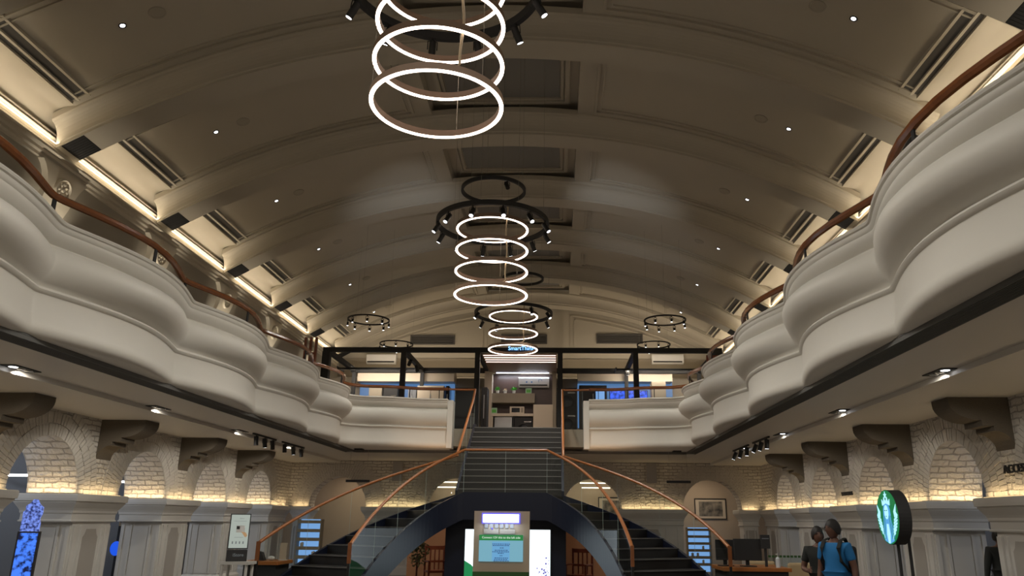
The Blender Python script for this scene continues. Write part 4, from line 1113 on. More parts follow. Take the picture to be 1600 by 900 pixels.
for q in range(6):
    x = a.x+w_*(0.02+q*0.165); mb.box(x, x+w_*0.11, KY-0.03, KY-0.001, a.z+0.08, b.z)
mb.build('sample_card', 'greyroom', t)
mb = MB()
for q in range(2): mb.box(a.x+w_*q*0.52, a.x+w_*(q*0.52+0.48), KY-0.03, KY-0.001, a.z, a.z+0.07)
mb.build('label_strip', 'pier_dark', t)
MB().prism([(a.x+w_*0.27+0.014*math.cos(q), a.z+0.075+0.014*math.sin(q)) for q in [k*PI/5 for k in range(10)]], 'y', KY-0.036, KY-0.031).build('blue_lamp', 'violet', t)
a = at(748, 877, KY); b = at(817.5, 836, KY); c = at(748, 844, KY)
M['scrblue'] = emis('screen_blue', (0.20, 0.46, 0.58), 0.85); M['scrgreen'] = emis('screen_green', (0.01, 0.26, 0.05), 0.75); M['scrmid'] = emis('screen_mid', (0.15, 0.42, 0.72), 0.85)
M['txtw'] = emis('text_white', (0.9, 1, 0.9), 0.9); M['txtd'] = emis('text_dark', (0.02, 0.06, 0.25), 0.5)
s_ = MB().box(a.x, b.x, KY-0.025, KY-0.001, a.z, b.z).build('screen', 'scrblue', t)
MB().box(a.x, b.x, KY-0.030, KY-0.026, c.z, b.z).build('header_bar', 'scrgreen', s_)
mx_ = (a.x+b.x)/2; ww = b.x-a.x
MB().box(mx_-ww*0.2, mx_+ww*0.2, KY-0.029, KY-0.026, a.z+0.01, c.z-0.02).build('text_panel', 'scrmid', s_)
vs, fs = text_mesh('Connect 12V this to the left side', 0.043, 0.002); mb = MB(); mb.add([(mx_+p[0], KY-0.032+p[1], (c.z+b.z)/2+p[2]) for p in vs], fs); mb.build('header_text', 'txtw', s_, fix=False)
zz = c.z-0.05
rnd = random.Random(3)
for grp in ((0.17, 0.165), (0.02,), (0.12, 0.17, 0.06), (0.02,), (0.12, 0.13, 0.14)):
    mb = MB()
    for L in grp:
        x = mx_-L*0.75
        while x < mx_+L*0.75:
            l = rnd.uniform(0.012, 0.03); mb.box(x, x+l, KY-0.0315, KY-0.0295, zz-0.006, zz+0.004); x += l+0.008
        zz -= 0.021
    zz -= 0.012
    mb.build('text_block', 'txtd', s_)

# rack of lit shelves seen through the back arches
def lit_shelves(label, u0, u1, v0, v1, Y, wide):
    a = at(u0, v1, Y); b = at(u1, v0, Y); t = thing('lit_shelf_unit', label, 'shelf', ((a.x+b.x)/2, Y+0.15, 0), group='blue-lit shelf units in the back shop')
    for x in (a.x-0.03, b.x): MB().box(x, x+0.03, Y, Y+0.3, 0, b.z+0.03).build('side_panel', 'beiged', t)
    MB().box(a.x, b.x, Y+0.28, Y+0.3, 0.1, b.z+0.03).build('back_panel', 'bluelit', t)
    n = 5; h = (b.z-a.z)/n
    for k in range(n+1):
        z = a.z+h*k; MB().box(a.x, b.x, Y, Y+0.279, z-h*0.36, z).build('shelf_board', 'beiged', t)
    rnd = random.Random(int(u0))
    for k in range(3):
        z = a.z+h*k+0.002; x = a.x+0.1; pk = -1
        while x < b.x-0.15:
            w_ = rnd.uniform(0.05, 0.1)
            if rnd.random() < 0.5:
                pk += 1
                o = MB().prism([(x, z), (x+w_, z), (x+w_, z+h*0.42), (x+w_*0.7, z+h*0.5), (x, z+h*0.42)], 'y', Y+0.05, Y+0.12).build('shelf_product', 'pier'); o.parent = None
                tag(o, 'pale package on the %s, %s board from below' % ('left lit shelf unit' if u0 < 800 else 'right lit shelf unit', ('first', 'second', 'third')[k])+', '+('first', 'second', 'third', 'fourth', 'fifth', 'sixth', 'seventh', 'eighth')[pk]+' from left', 'package', 'packages on the lit shelves')
            x += w_+0.1
    return t
lit_shelves('tall blue-lit shelf unit seen through the left back arch', 460, 501, 813, 882, 24.8, 1)
lit_shelves('tall blue-lit shelf unit seen through the right back arch', 1077, 1109, 826, 880, 27.0, 1)
# picture
def picture(label, u0, u1, v0, v1, Y):
    a = at(u0, v1, Y); b = at(u1, v0, Y); t = thing('framed_picture', label, 'picture', ((a.x+b.x)/2, Y, a.z), group='framed pictures on the far shop wall')
    mb = MB(); frame(mb, a.x, b.x, a.z, b.z, Y, 0.035, 0.03); mb.build('frame', 'blackm', t)
    MB().box(a.x+0.035, b.x-0.035, Y-0.01, Y-0.002, a.z+0.035, b.z-0.035).build('mat_board', 'offwhite', t)
    w_, h = b.x-a.x, b.z-a.z
    MB().box(a.x+w_*0.14, b.x-w_*0.12, Y-0.014, Y-0.011, a.z+h*0.15, b.z-h*0.15).build('print', 'picprint', t)
M['picprint'] = screen_mat('grey_print', (0.05, 0.05, 0.05), (0.3, 0.27, 0.22), 0.0, 5)
nt = M['picprint'].node_tree; nt.links.new(nt.nodes['Color Ramp'].outputs[0], nt.nodes['Principled BSDF'].inputs['Base Color'])
picture('framed dark print on the beige wall seen through the right back arch', 1086, 1134, 779, 811.5, 28.597)
picture('framed print behind the glass, seen through the arch right of the landing', 935, 980, 777, 812, 28.597)
# ceiling light lines of the back shop
for k, (u, v, L, Y) in enumerate(((928, 748, 1.0, 26.4), (929, 755.5, 1.0, 27.2), (931, 763, 0.9, 28.1), (699, 746, 1.0, 26.4), (701, 754, 1.0, 27.2), (703, 762, 0.9, 28.1))):
    p = at(u, v, Y)
    t = thing('linear_ceiling_light', 'glowing linear light seen through the arch %s of the landing, %s' % (('right', 'left')[k//3], ('nearest line', 'middle line', 'farthest line')[k % 3]), 'light', (p.x, Y, p.z), group='linear lights of the back shop')
    MB().box(p.x-L/2, p.x+L/2, Y-0.03, Y+0.03, p.z, 3.299 if p.z < 3.29 else p.z+0.03).build('housing', 'white', t) if False else None
    MB().box(p.x-L/2, p.x+L/2, Y-0.04, Y+0.04, p.z, p.z+0.03).build('light_bar', 'shoplight', t) if 'shoplight' in M else None
M['shoplight'] = emis('shop_light', (1.0, 0.86, 0.62), 4.0)
for o in [o for o in bpy.data.objects if o.name.startswith('linear_ceiling_light')]:
    L = 1.0; x, y, z = o.location
    MB().box(x-L/2, x+L/2, y-0.04, y+0.04, z, z+0.03).build('light_bar', 'shoplight', o)
    for q in (-0.4, 0.4): MB().tube([(x+q, y, z+0.03), (x+q, y, 3.3)], 0.004, 5).build('hanger', 'wire', o)
for x in (-6, -2.2, 2.2, 6): light('shop_lamp', 'AREA', (x, 27.3, 3.28), 22, (1.0, 0.80, 0.58), None, aim=(0, 0, -1), size=(1.4, 1.0))

# hanging dark linear signs below the soffit near the back wall
for k, (u0, u1, v, Y) in enumerate(((541, 577, 751.5, 22.0), (1042, 1079, 753, 22.0))):
    a = at(u0, v, Y); b = at(u1, v, Y)
    t = thing('hanging_speaker_bar', 'black bar hanging under the back soffit on the %s' % ('left', 'right')[k], 'bar', ((a.x+b.x)/2, Y, a.z), group='black hanging bars')
    MB().box(a.x, b.x, Y-0.06, Y+0.06, a.z-0.03, a.z+0.035).build('bar', 'blackm', t)
    for x in (a.x+0.08, b.x-0.08): MB().tube([(x, Y, a.z+0.03), (x, Y, 3.54)], 0.004, 5).build('hanger', 'wire', t)
for k, (u, v) in enumerate(((562, 699), (1057, 700.5))):
    p = at(u, v, 21.7)
    o = MB().box(p.x-0.11, p.x+0.11, 21.55, 21.8, 3.50, 3.543).build('projector_box', 'blackm'); tag(o, 'small black box under the back balcony, %s of the stairs' % ('left', 'right')[k], 'box', 'small black soffit boxes')

# store display stand, left
M['dispwhite'] = emis('display_pale', (0.55, 0.62, 0.55), 0.62); M['dispgrey'] = emis('display_grey', (0.25, 0.27, 0.27), 0.5); M['disphand'] = emis('display_hand', (0.6, 0.35, 0.16), 0.6)
SX, SY = at(372, 850, 13.2).x, 13.2
t = thing('display_stand', 'slanted white store display on a small white table at the left', 'display', (SX, SY, 0))
T = Matrix.Translation((SX, SY, 0.98)) @ Matrix.Rotation(math.radians(24), 4, 'Z') @ Matrix.Rotation(math.radians(-6), 4, 'X')
def tb(x0, x1, y0, y1, z0, z1, nm, m, par):
    mb = MB(); mb.T = T; mb.box(x0, x1, y0, y1, z0, z1); return mb.build(nm, m, par)
k_ = tb(-0.16, 0.16, 0, 0.04, 0.19, 0.75, 'screen_housing', 'blackm', t)
tb(-0.145, 0.145, -0.006, -0.001, 0.205, 0.735, 'screen_face', 'dispwhite', k_)
tb(-0.16, 0.16, 0, 0.05, 0.0, 0.18, 'logo_plate', 'blackm', t)
vs, fs = text_mesh('iStore', 0.07, 0.004)
mb = MB(); mb.T = T; mb.add([(p[0]+0.02, -0.004+p[1], 0.095+p[2]) for p in vs], fs); mb.build('logo_text', 'dispgrey', t, fix=False)
mb = MB(); mb.T = T; mb.add([(p[0]*0.4+0.02, -0.01+p[1], 0.675+p[2]*0.4) for p in vs], fs)
mb.box(-0.1, 0.1, -0.009, -0.007, 0.63, 0.634); mb.box(-0.07, 0.07, -0.009, -0.007, 0.37, 0.374)
for q in range(4): mb.box(-0.10+q*0.055, -0.08+q*0.055, -0.009, -0.007, 0.27, 0.31)
mb.build('screen_text', 'dispgrey', k_, fix=False)
mb = MB(); mb.T = T; mb.box(-0.05, 0.08, -0.009, -0.007, 0.45, 0.56); mb.cur = 1; mb.box(-0.05, 0.0, -0.011, -0.009, 0.50, 0.55); mb.cur = 2
mb.prism([(0.03, 0.46), (0.10, 0.45), (0.13, 0.40), (0.10, 0.37), (0.06, 0.42)], 'y', -0.013, -0.009); mb.build('screen_graphic', ['white', 'blackm', 'disphand'], k_)
MB().box(SX-0.25, SX+0.25, SY-0.1, SY+0.25, 0.93, 0.975).build('table_top', 'pier', t)
for x in (-0.2, 0.2):
    for y in (-0.06, 0.2): MB().cyl((SX+x, SY+y, 0), (SX+x, SY+y, 0.93), 0.025, n=10).build('leg', 'pier', t)
# reception desk left with wooden top
def desk(label, x0, x1, y0, y1, h, m='woodlt'):
    t = thing('wooden_desk', label, 'desk', ((x0+x1)/2, (y0+y1)/2, 0), group='wooden desks beside the stairs')
    MB().box(x0, x1, y0, y1, h-0.06, h).build('desk_top', m, t, bevel=0.005)
    MB().box(x0+0.05, x1-0.05, y0+0.05, y1-0.05, 0.05, h-0.061).build('base', 'blackm', t)
    return t
DH = 0.93
p = at(470, 880, 15.0)
desk('wooden topped desk left of the stairs', at(388, 880, 14.6).x, at(446, 880, 14.6).x, 14.2, 15.0, DH)
desk('wooden topped desk right of the stairs, under the monitors', at(1120, 885, 14.5).x, at(1222, 885, 14.5).x, 13.9, 15.0, DH)
# desk items left
def at_z(u, v, z):
    d = m_ @ Vector(((u-837)/1200, (450-v)/1200, -1)); t = (z-CAMZ)/d.z if abs(d.z) > 1e-6 else 1
    return Vector((CAMX+d.x*t, d.y*t, z))
x = at(402, 875, 14.6).x
mb = MB(); mb.prism([(x, DH+0.001), (x+0.16, DH+0.001), (x+0.1, DH+0.14), (x+0.03, DH+0.16)], 'y', 14.5, 14.62); tag(mb.build('wire_tray', 'blackm'), 'small black wire tray on the left desk', 'tray')
x = at(443, 860, 14.7).x
t = thing('acrylic_holder', 'beige acrylic leaflet holder on the left desk', 'holder', (x, 14.7, DH+0.001)); MB().box(x-0.06, x+0.06, 14.68, 14.71, DH+0.001, DH+0.3).build('leaflet', 'beige', t); MB().box(x-0.07, x+0.07, 14.66, 14.76, DH+0.001, DH+0.012).build('foot', 'pier', t)
x = at(430, 870, 14.7).x
o = MB().ball((x, 14.5, DH+0.041), (0.07, 0.05, 0.04), 12, 8).build('paper_ball', 'pier'); tag(o, 'small white crumpled item on the left desk', 'object')
# monitors right
def monitor(label, xc, y, w_, h, z, rz=0.25):
    t = thing('monitor', label, 'monitor', (xc, y, z), rz, group='monitors on the right desk')
    MB().box(-w_/2, w_/2, -0.02, 0.02, 0.10, 0.10+h).build('screen_back', 'blackm', t, local=True, bevel=0.006)
    MB().box(-0.03, 0.03, 0.02, 0.05, 0.02, 0.2).build('stand_neck', 'blackm', t, local=True)
    MB().box(-0.12, 0.12, -0.09, 0.1, 0, 0.015).build('stand_foot', 'blackm', t, local=True)
monitor('black monitor seen from behind at the right desk, nearer to the pier', at(1168, 860, 14.3).x, 14.3, 0.50, 0.36, DH+0.001, 0.15)
monitor('black monitor seen from behind through the stair glass on the right', at(1133, 860, 14.4).x, 14.4, 0.34, 0.34, DH+0.001, 0.1)
x = at(1197, 870, 14.3).x
t = thing('card_terminal_stand', 'slim black stand with a small black screen right of the monitors', 'stand', (x, 14.3, DH+0.001)); MB().box(x-0.02, x+0.02, 14.29, 14.33, DH+0.001, DH+0.3).build('pole', 'blackm', t); MB().box(x-0.08, x+0.08, 14.27, 14.31, DH+0.30, DH+0.53).build('tablet', 'blackm', t)
MB().box(x-0.06, x+0.06, 14.262, 14.269, DH+0.46, DH+0.475).build('tablet_text', 'greyroom', t)
x = at(1222, 880, 13.6).x
t = thing('sanitizer_bottle', 'clear pump bottle standing right of the right desk', 'bottle', (at(1216, 885, 14.1).x, 14.1, DH+0.001)); x = t.location.x
mb = MB(); mb.smooth = True; mb.lathe([(0, 0), (0.04, 0), (0.04, 0.14), (0.015, 0.17), (0, 0.17)], (x, 14.1, DH+0.001), 16); mb.build('body', 'bottle', t)
mb = MB(); mb.cyl((x, 14.1, DH+0.165), (x, 14.1, DH+0.22), 0.008); mb.box(x-0.03, x+0.01, 14.09, 14.11, DH+0.21, DH+0.225); mb.build('pump', 'pier', t)
# upholstered chairs right
def soft_chair(label, x, y, rz):
    t = thing('upholstered_chair', label, 'chair', (x, y, 0), rz, group='beige chairs right of the stairs')
    mb = MB(); mb.smooth = False
    mb.box(-0.25, 0.25, 0.2, 0.28, 0.45, 0.98); mb.build('backrest', 'gold', t, local=True, bevel=0.04)
    MB().box(-0.26, 0.26, -0.26, 0.2, 0.38, 0.48).build('seat', 'gold', t, local=True, bevel=0.03)
    for a in (-1, 1):
        for b in (-1, 1): MB().box(a*0.2-0.02, a*0.2+0.02, b*0.2-0.02, b*0.2+0.02, 0, 0.38).build('leg', 'blackm', t, local=True)
soft_chair('beige upholstered chair behind the right desk, left one', at(1187, 880, 15.6).x, 15.6, 3.0)
soft_chair('beige upholstered chair beside the man in black, right one', at(1242, 885, 15.0).x, 15.0, 3.3)
# glass shelf line with dark green dashes
a = at(1200, 867.5, 15.9); b = at(1258, 868, 15.9)
t = thing('glass_partition', 'low glass partition with a dark dashed top band behind the beige chairs', 'partition', ((a.x+b.x)/2, 15.9, 0))
MB().box(a.x, b.x, 15.895, 15.905, 0, a.z).build('pane', 'glass', t)
mb = MB()
for q in range(10): mb.box(a.x+(b.x-a.x)*q/10, a.x+(b.x-a.x)*(q+0.7)/10, 15.88, 15.893, a.z-0.04, a.z)
mb.build('top_band', 'grass', t)
# chairs and plant below the stairs
def wood_chair(label, x, y, rz, m='redwood'):
    t = thing('wooden_armchair', label, 'chair', (x, y, 0), rz, group='red wooden chairs under the stairs')
    for a in (-0.24, 0.24):
        MB().box(a-0.02, a+0.02, 0.20, 0.24, 0, 1.05).build('back_leg', m, t, local=True)
        MB().box(a-0.02, a+0.02, -0.24, -0.20, 0, 0.68).build('front_leg', m, t, local=True)
        MB().box(a-0.03, a+0.03, -0.25, 0.2, 0.68, 0.71).build('arm', m, t, local=True)
    MB().box(-0.25, 0.25, -0.25, 0.2, 0.43, 0.48).build('seat', m, t, local=True)
    MB().box(-0.22, 0.22, 0.20, 0.235, 0.95, 1.04).build('back_rail', m, t, local=True)
    MB().box(-0.22, 0.22, 0.20, 0.235, 0.65, 0.70).build('back_rail', m, t, local=True)
    for q in range(3): MB().box(-0.12+q*0.11, -0.09+q*0.11, 0.205, 0.23, 0.48, 0.95).build('back_slat', m, t, local=True)
wood_chair('red wooden armchair under the left flight', at(682, 880, 20.0).x, 20.0, 0.4)
wood_chair('red wooden armchair under the right flight', at(905, 880, 19.0).x, 19.0, -0.4)
M['orangewall'] = mat('warm_brown_wall', (0.36, 0.17, 0.08), 0.6)
for s, side in ((-1, 'left'), (1, 'right')):
    o = MB().box(s*1.3, s*3.0, 22.0, 22.1, 0, 1.55).build('partition_screen', 'orangewall'); tag(o, 'warm brown partition under the stairs on the %s' % side, 'partition', 'brown partitions under the stairs')
    light('under_stair_lamp', 'POINT', (s*2.2, 20.6, 3.0), 14, (1.0, 0.62, 0.36), None, size=0.1)
def bush(label, x, y, z, r, pot=True, seed=1, m='dleaf', name='potted_shrub'):
    rnd = random.Random(seed); t = thing(name, label, 'plant', (x, y, 0))
    mb = MB(); mb.smooth = True; mb.lathe([(0, 0), (0.13, 0), (0.18, 0.45), (0.15, 0.45), (0, 0.42)], (x, y, 0), 20); mb.build('pot', 'gold', t)
    mb = MB(); mb.cyl((x, y, 0.42), (x, y, z), 0.02); mb.build('stem', 'redwood', t)
    mb = MB()
    for i in range(260):
        d = Vector((rnd.gauss(0, 1), rnd.gauss(0, 1), rnd.gauss(0, 1.2))).normalized()*r*rnd.uniform(0.3, 1); c = Vector((x, y, z))+d
        a = Vector((rnd.uniform(-1, 1), rnd.uniform(-1, 1), rnd.uniform(-1, 1))).normalized()*0.05; b = a.cross(Vector((rnd.uniform(-1, 1), rnd.uniform(-1, 1), 1))).normalized()*0.02
        mb.add([c-a, c+b, c+a, c-b], [(0, 1, 2, 3)])
    mb.build('foliage', m, t, fix=False)
bush('dry leafy plant in a brass pot under the left flight', at(652, 870, 17.8).x, 17.8, 0.95, 0.30, seed=3)

# far left blue display totem
M['bluepix'] = screen_mat('blue_flower_picture', (0.0, 0.005, 0.04), (0.06, 0.22, 1.0), 1.1, 16, 0.38, 0.56)
M['bluepix2'] = screen_mat('pale_blue_petals', (0.01, 0.02, 0.12), (0.22, 0.34, 1.0), 0.9, 34, 0.36, 0.6)
Yt = 10.2
a = at(17, 915, Yt); b = at(57, 833, Yt)
t = thing('screen_totem', 'tall display with a blue picture and a flower shaped header at the far left', 'display', ((a.x+b.x)/2, Yt, 0))
TT = Matrix.Translation(((a.x+b.x)/2, Yt, 0)) @ Matrix.Rotation(math.radians(22), 4, 'Z'); hw = (b.x-a.x)/2*1.05
def tt2(f, nm, m, par):
    mb = MB(); mb.T = TT; f(mb); return mb.build(nm, m, par)
g = tt2(lambda q: q.box(-hw-0.02, hw+0.02, 0, 0.08, 0.0, b.z+0.02), 'housing', 'blackm', t)
tt2(lambda q: q.box(-hw, hw, -0.006, -0.001, 0.2, b.z), 'screen_face', 'bluepix', g)
zt = b.z+0.02; H = at(40, 780, Yt).z-zt
fl = [(-hw, zt), (hw, zt), (hw, zt+H*0.25), (hw*0.85, zt+H*0.4), (hw*1.05, zt+H*0.55), (hw*1.05, zt+H*0.75), (hw*0.6, zt+H*0.85), (hw*0.3, zt+H), (-hw*0.1, zt+H), (-hw*0.4, zt+H*0.88), (-hw*0.8, zt+H*0.8), (-hw*0.8, zt+H*0.66), (-hw, zt+H*0.6)]
tt2(lambda q: q.prism(fl, 'y', 0.0, 0.04), 'flower_header', 'bluepix2', t)
# dark boards and screens glimpsed between the left piers
def glimpse(name, label, cat, u0, u1, v0, v1, Y, m, d=0.05, base=None, grp=None):
    a = at(u0, v1, Y); b = at(u1, v0, Y)
    t = thing(name, label, cat, ((a.x+b.x)/2, Y+d/2, 0), group=grp)
    MB().box(a.x, b.x, Y, Y+d, 0 if base is None else base, b.z).build('panel_body', m, t)
    return t
g = glimpse('dark_display_board', 'black display board glimpsed between the nearest two left piers', 'board', 173, 206, 822, 900, 18.5, 'blackm')
p = at(181, 857, 18.4); mb = MB(); mb.smooth = True; mb.ball(p, (0.14, 0.02, 0.16), 16, 10); M['deepblue'] = emis('deep_blue_glow', (0.01, 0.10, 0.85), 0.9); mb.build('blue_glow_disc', 'deepblue', g)
a = at(186, 822, 18.6); b = at(208, 796, 18.6)
mb = MB()
for q in range(12): z = a.z+(b.z-a.z)*q/12; mb.box(a.x, b.x, 18.6, 18.62, z, z+0.015)
for q in range(4): x = a.x+(b.x-a.x)*q/3; mb.box(x-0.008, x+0.008, 18.6, 18.62, 0, b.z)
o = mb.build('wire_grid', 'gold'); tag(o, 'gold wire grid above the black board between left piers', 'grid')
g = glimpse('pale_display_wall', 'pale blue lit board glimpsed between the second and third left piers', 'board', 290, 309, 826, 884, 22.6, 'bluelit')
g = glimpse('dark_counter', 'dark counter with blue light below the pale lit board', 'counter', 288, 310, 884, 900, 22.0, 'blackm', 0.4)
for k, (u0, u1, v, Y) in enumerate(((18, 69, 744, 17.0), (192, 203, 754, 20.5), (305, 314, 770, 24.5))):
    a = at(u0-30, v, Y); b = at(u1, v, Y)
    t = thing('shop_tube_light', 'cool white tube light seen through the %s left arch' % ORD[k], 'light', ((a.x+b.x)/2, Y, a.z), group='tube lights beyond the left arches')
    MB().box(a.x, b.x, Y-0.05, Y+0.05, a.z, a.z+0.05).build('light_bar', 'shopcool' if 'shopcool' in M else 'lens', t)
    for x in (a.x+0.1, b.x-0.1): MB().tube([(x, Y, a.z+0.05), (x, Y, 3.1)], 0.004, 5).build('hanger', 'wire', t)
for s in (-1, 1):
    for y in (5.5, 9.2, 12.6, 15.8, 19.0, 22.4): light('shop_lamp', 'POINT', (s*9.2, y, 2.7), (34 if s < 0 else 20), (0.78, 0.86, 1.0), None, size=0.02)  # point lights without fixtures, added to brighten the near faces of the piers

# lettering on the right brick wall
def wall_text(body, size, y, z, label, m='blackm', flip=False):
    vs, fs = text_mesh(body, size, 0.03)
    mb = MB(); mb.add([(7.6-0.06+p[1], y-p[0], z+p[2]) for p in vs], fs)
    o = mb.build('wall_lettering', m, fix=False); tag(o, label, 'sign', 'black letter signs on the right brick wall')
wall_text('ACCESSORIES', 0.17, 11.05, 2.42, 'black ACCESSORIES lettering on the nearest right brick pier')
wall_text('WEARABLES', 0.12, 17.9, 2.30, 'small black lettering on the brick between two farther right arches')

# round coffee shop sign
SGY = 11.9; sp = at(1396, 808, SGY); R_ = 0.385
t = thing('round_sign', 'glowing green and white round coffee shop sign on two black poles', 'sign', (sp.x, SGY, 0))
M['sgreen'] = emis('sign_green', (0.0, 0.22, 0.06), 0.8); M['swhite'] = emis('sign_pale', (0.42, 0.82, 1.0), 1.15); M['sblue'] = emis('sign_lightblue', (0.10, 0.42, 0.85), 0.9)
RX = Matrix.Translation((sp.x, SGY, sp.z)) @ Matrix.Rotation(-PI/2, 4, 'Z') @ Matrix.Rotation(math.radians(0), 4, 'Z')
# local frame: x to the right as seen by a viewer inside the hall, -y toward the viewer, z up
def disc(mb, r, y0, y1, c=(0, 0), n=48): mb.prism([(c[0]+r*math.cos(2*PI*k/n), c[1]+r*math.sin(2*PI*k/n)) for k in range(n)], 'y', y0, y1)
def sgn(f, nm, m, par):
    mb = MB(); mb.T = RX; f(mb); return mb.build(nm, m, par)
body = sgn(lambda q: disc(q, R_, -0.08, 0.10), 'drum', 'blackm', t)
sgn(lambda q: disc(q, R_*0.985, -0.086, -0.081), 'green_face', 'sgreen', body)
def siren(q):
    y0, y1 = -0.093, -0.087
    # star and crown
    def star(cx, cz, r, n=5):
        q.prism([(cx+(r if k % 2 == 0 else r*0.42)*math.sin(PI*k/n), cz+(r if k % 2 == 0 else r*0.42)*math.cos(PI*k/n)) for k in range(2*n)], 'y', y0, y1)
    star(0, R_*0.80, R_*0.15)
    q.prism([(-.34*R_, .42*R_), (-.36*R_, .66*R_), (-.22*R_, .54*R_), (-.14*R_, .74*R_), (0, .56*R_), (.14*R_, .74*R_), (.22*R_, .54*R_), (.36*R_, .66*R_), (.34*R_, .42*R_), (0, .50*R_)], 'y', y0, y1)
    # tails: stripes at both sides
    for sx in (-1, 1):
        q.prism([(sx*.62*R_, .20*R_), (sx*.86*R_, .46*R_), (sx*.80*R_, .18*R_), (sx*.94*R_, .06*R_), (sx*.66*R_, -.02*R_)], 'y', y0, y1)
        for k in range(7):
            z = R_*(-0.10-0.115*k); xo = R_*min(0.92, math.sqrt(max(0.02, 0.90**2-(z/R_)**2))); xi = R_*(0.60-0.045*k)
            q.prism([(sx*xi, z-0.02), (sx*xo, z+0.03), (sx*xo, z+0.055), (sx*xi, z+0.012)], 'y', y0, y1)
    # face oval
    q.prism([(0.17*R_*math.cos(2*PI*k/24), 0.18*R_+0.26*R_*math.sin(2*PI*k/24)) for k in range(24)], 'y', y0-0.006, y1-0.005)
    # central light lock
    q.prism([(-.07*R_, -.25*R_), (.07*R_, -.25*R_), (.14*R_, -.62*R_), (.07*R_, -.95*R_), (-.07*R_, -.95*R_), (-.14*R_, -.62*R_)], 'y', y0-0.006, y1-0.005)
sgn(siren, 'white_emblem', 'swhite', body)
def hairf(q):
    q.prism([(-.30*R_, .28*R_), (-.22*R_, .44*R_), (0, .50*R_), (.22*R_, .44*R_), (.30*R_, .28*R_), (.36*R_, -.15*R_), (.52*R_, -.62*R_), (.40*R_, -.86*R_), (0, -.97*R_), (-.40*R_, -.86*R_), (-.52*R_, -.62*R_), (-.36*R_, -.15*R_)], 'y', -0.0925, -0.0875)
sgn(hairf, 'hair_emblem', 'sblue', body)
def lines(q):
    for sx in (-1, 1):
        for k in range(2):
            xo = (.20+.14*k)*R_
            q.prism([(sx*(xo), .05*R_), (sx*(xo+.02*R_), .05*R_), (sx*(xo+.14*R_), -.80*R_), (sx*(xo+.11*R_), -.80*R_)], 'y', -0.097, -0.0935)
        q.prism([(sx*.04*R_, .22*R_), (sx*.12*R_, .23*R_), (sx*.12*R_, .26*R_), (sx*.04*R_, .25*R_)], 'y', -0.104, -0.1)
    q.prism([(-.05*R_, .04*R_), (.05*R_, .04*R_), (.03*R_, .015*R_), (-.03*R_, .015*R_)], 'y', -0.104, -0.1)
sgn(lines, 'line_art', 'sgreen', body)
for dx in (-0.0, 0.16):
    mb = MB(); mb.cyl((sp.x+0.02+dx, SGY-0.0, 0.02), (sp.x+0.02+dx, SGY, sp.z-R_*0.7 if dx == 0 else sp.z+R_*0.75), 0.022, n=10); mb.build('pole', 'blackm', t)
MB().box(sp.x+0.09, sp.x+0.2, SGY-0.04, SGY+0.04, sp.z-R_*0.3, sp.z+R_*0.3).build('bracket', 'blackm', t)
MB().box(sp.x-0.15, sp.x+0.35, SGY-0.2, SGY+0.2, 0, 0.02).build('base_plate', 'blackm', t)

# ================================================================== PEOPLE
def skin_mesh(name, verts, edges, radii, m, parent, sub=2, root=0):
    """grow one continuous surface around a skeleton (verts in the parent's local frame)"""
    me = bpy.data.meshes.new('t'); me.from_pydata([tuple(v) for v in verts], edges, []); me.update()
    ob = bpy.data.objects.new('t', me); C.objects.link(ob)
    ob.modifiers.new('s', 'SKIN')
    if not me.skin_vertices: pass
    for i, r in enumerate(radii):
        sv = me.skin_vertices[0].data[i]; sv.radius = r if isinstance(r, tuple) else (r, r); sv.use_root = (i == root)
    md = ob.modifiers.new('u', 'SUBSURF'); md.levels = sub; md.render_levels = sub
    dg = bpy.context.evaluated_depsgraph_get(); dg.update()
    me2 = bpy.data.meshes.new_from_object(ob.evaluated_get(dg)); bpy.data.objects.remove(ob); bpy.data.meshes.remove(me)
    for p in me2.polygons: p.use_smooth = True
    me2.materials.clear(); me2.materials.append(M[m]); me2.name = name
    o = bpy.data.objects.new(name, me2); C.objects.link(o); o.parent = parent
    ORI[o.name] = ORI.get(parent.name, Vector((0, 0, 0)))
    return o
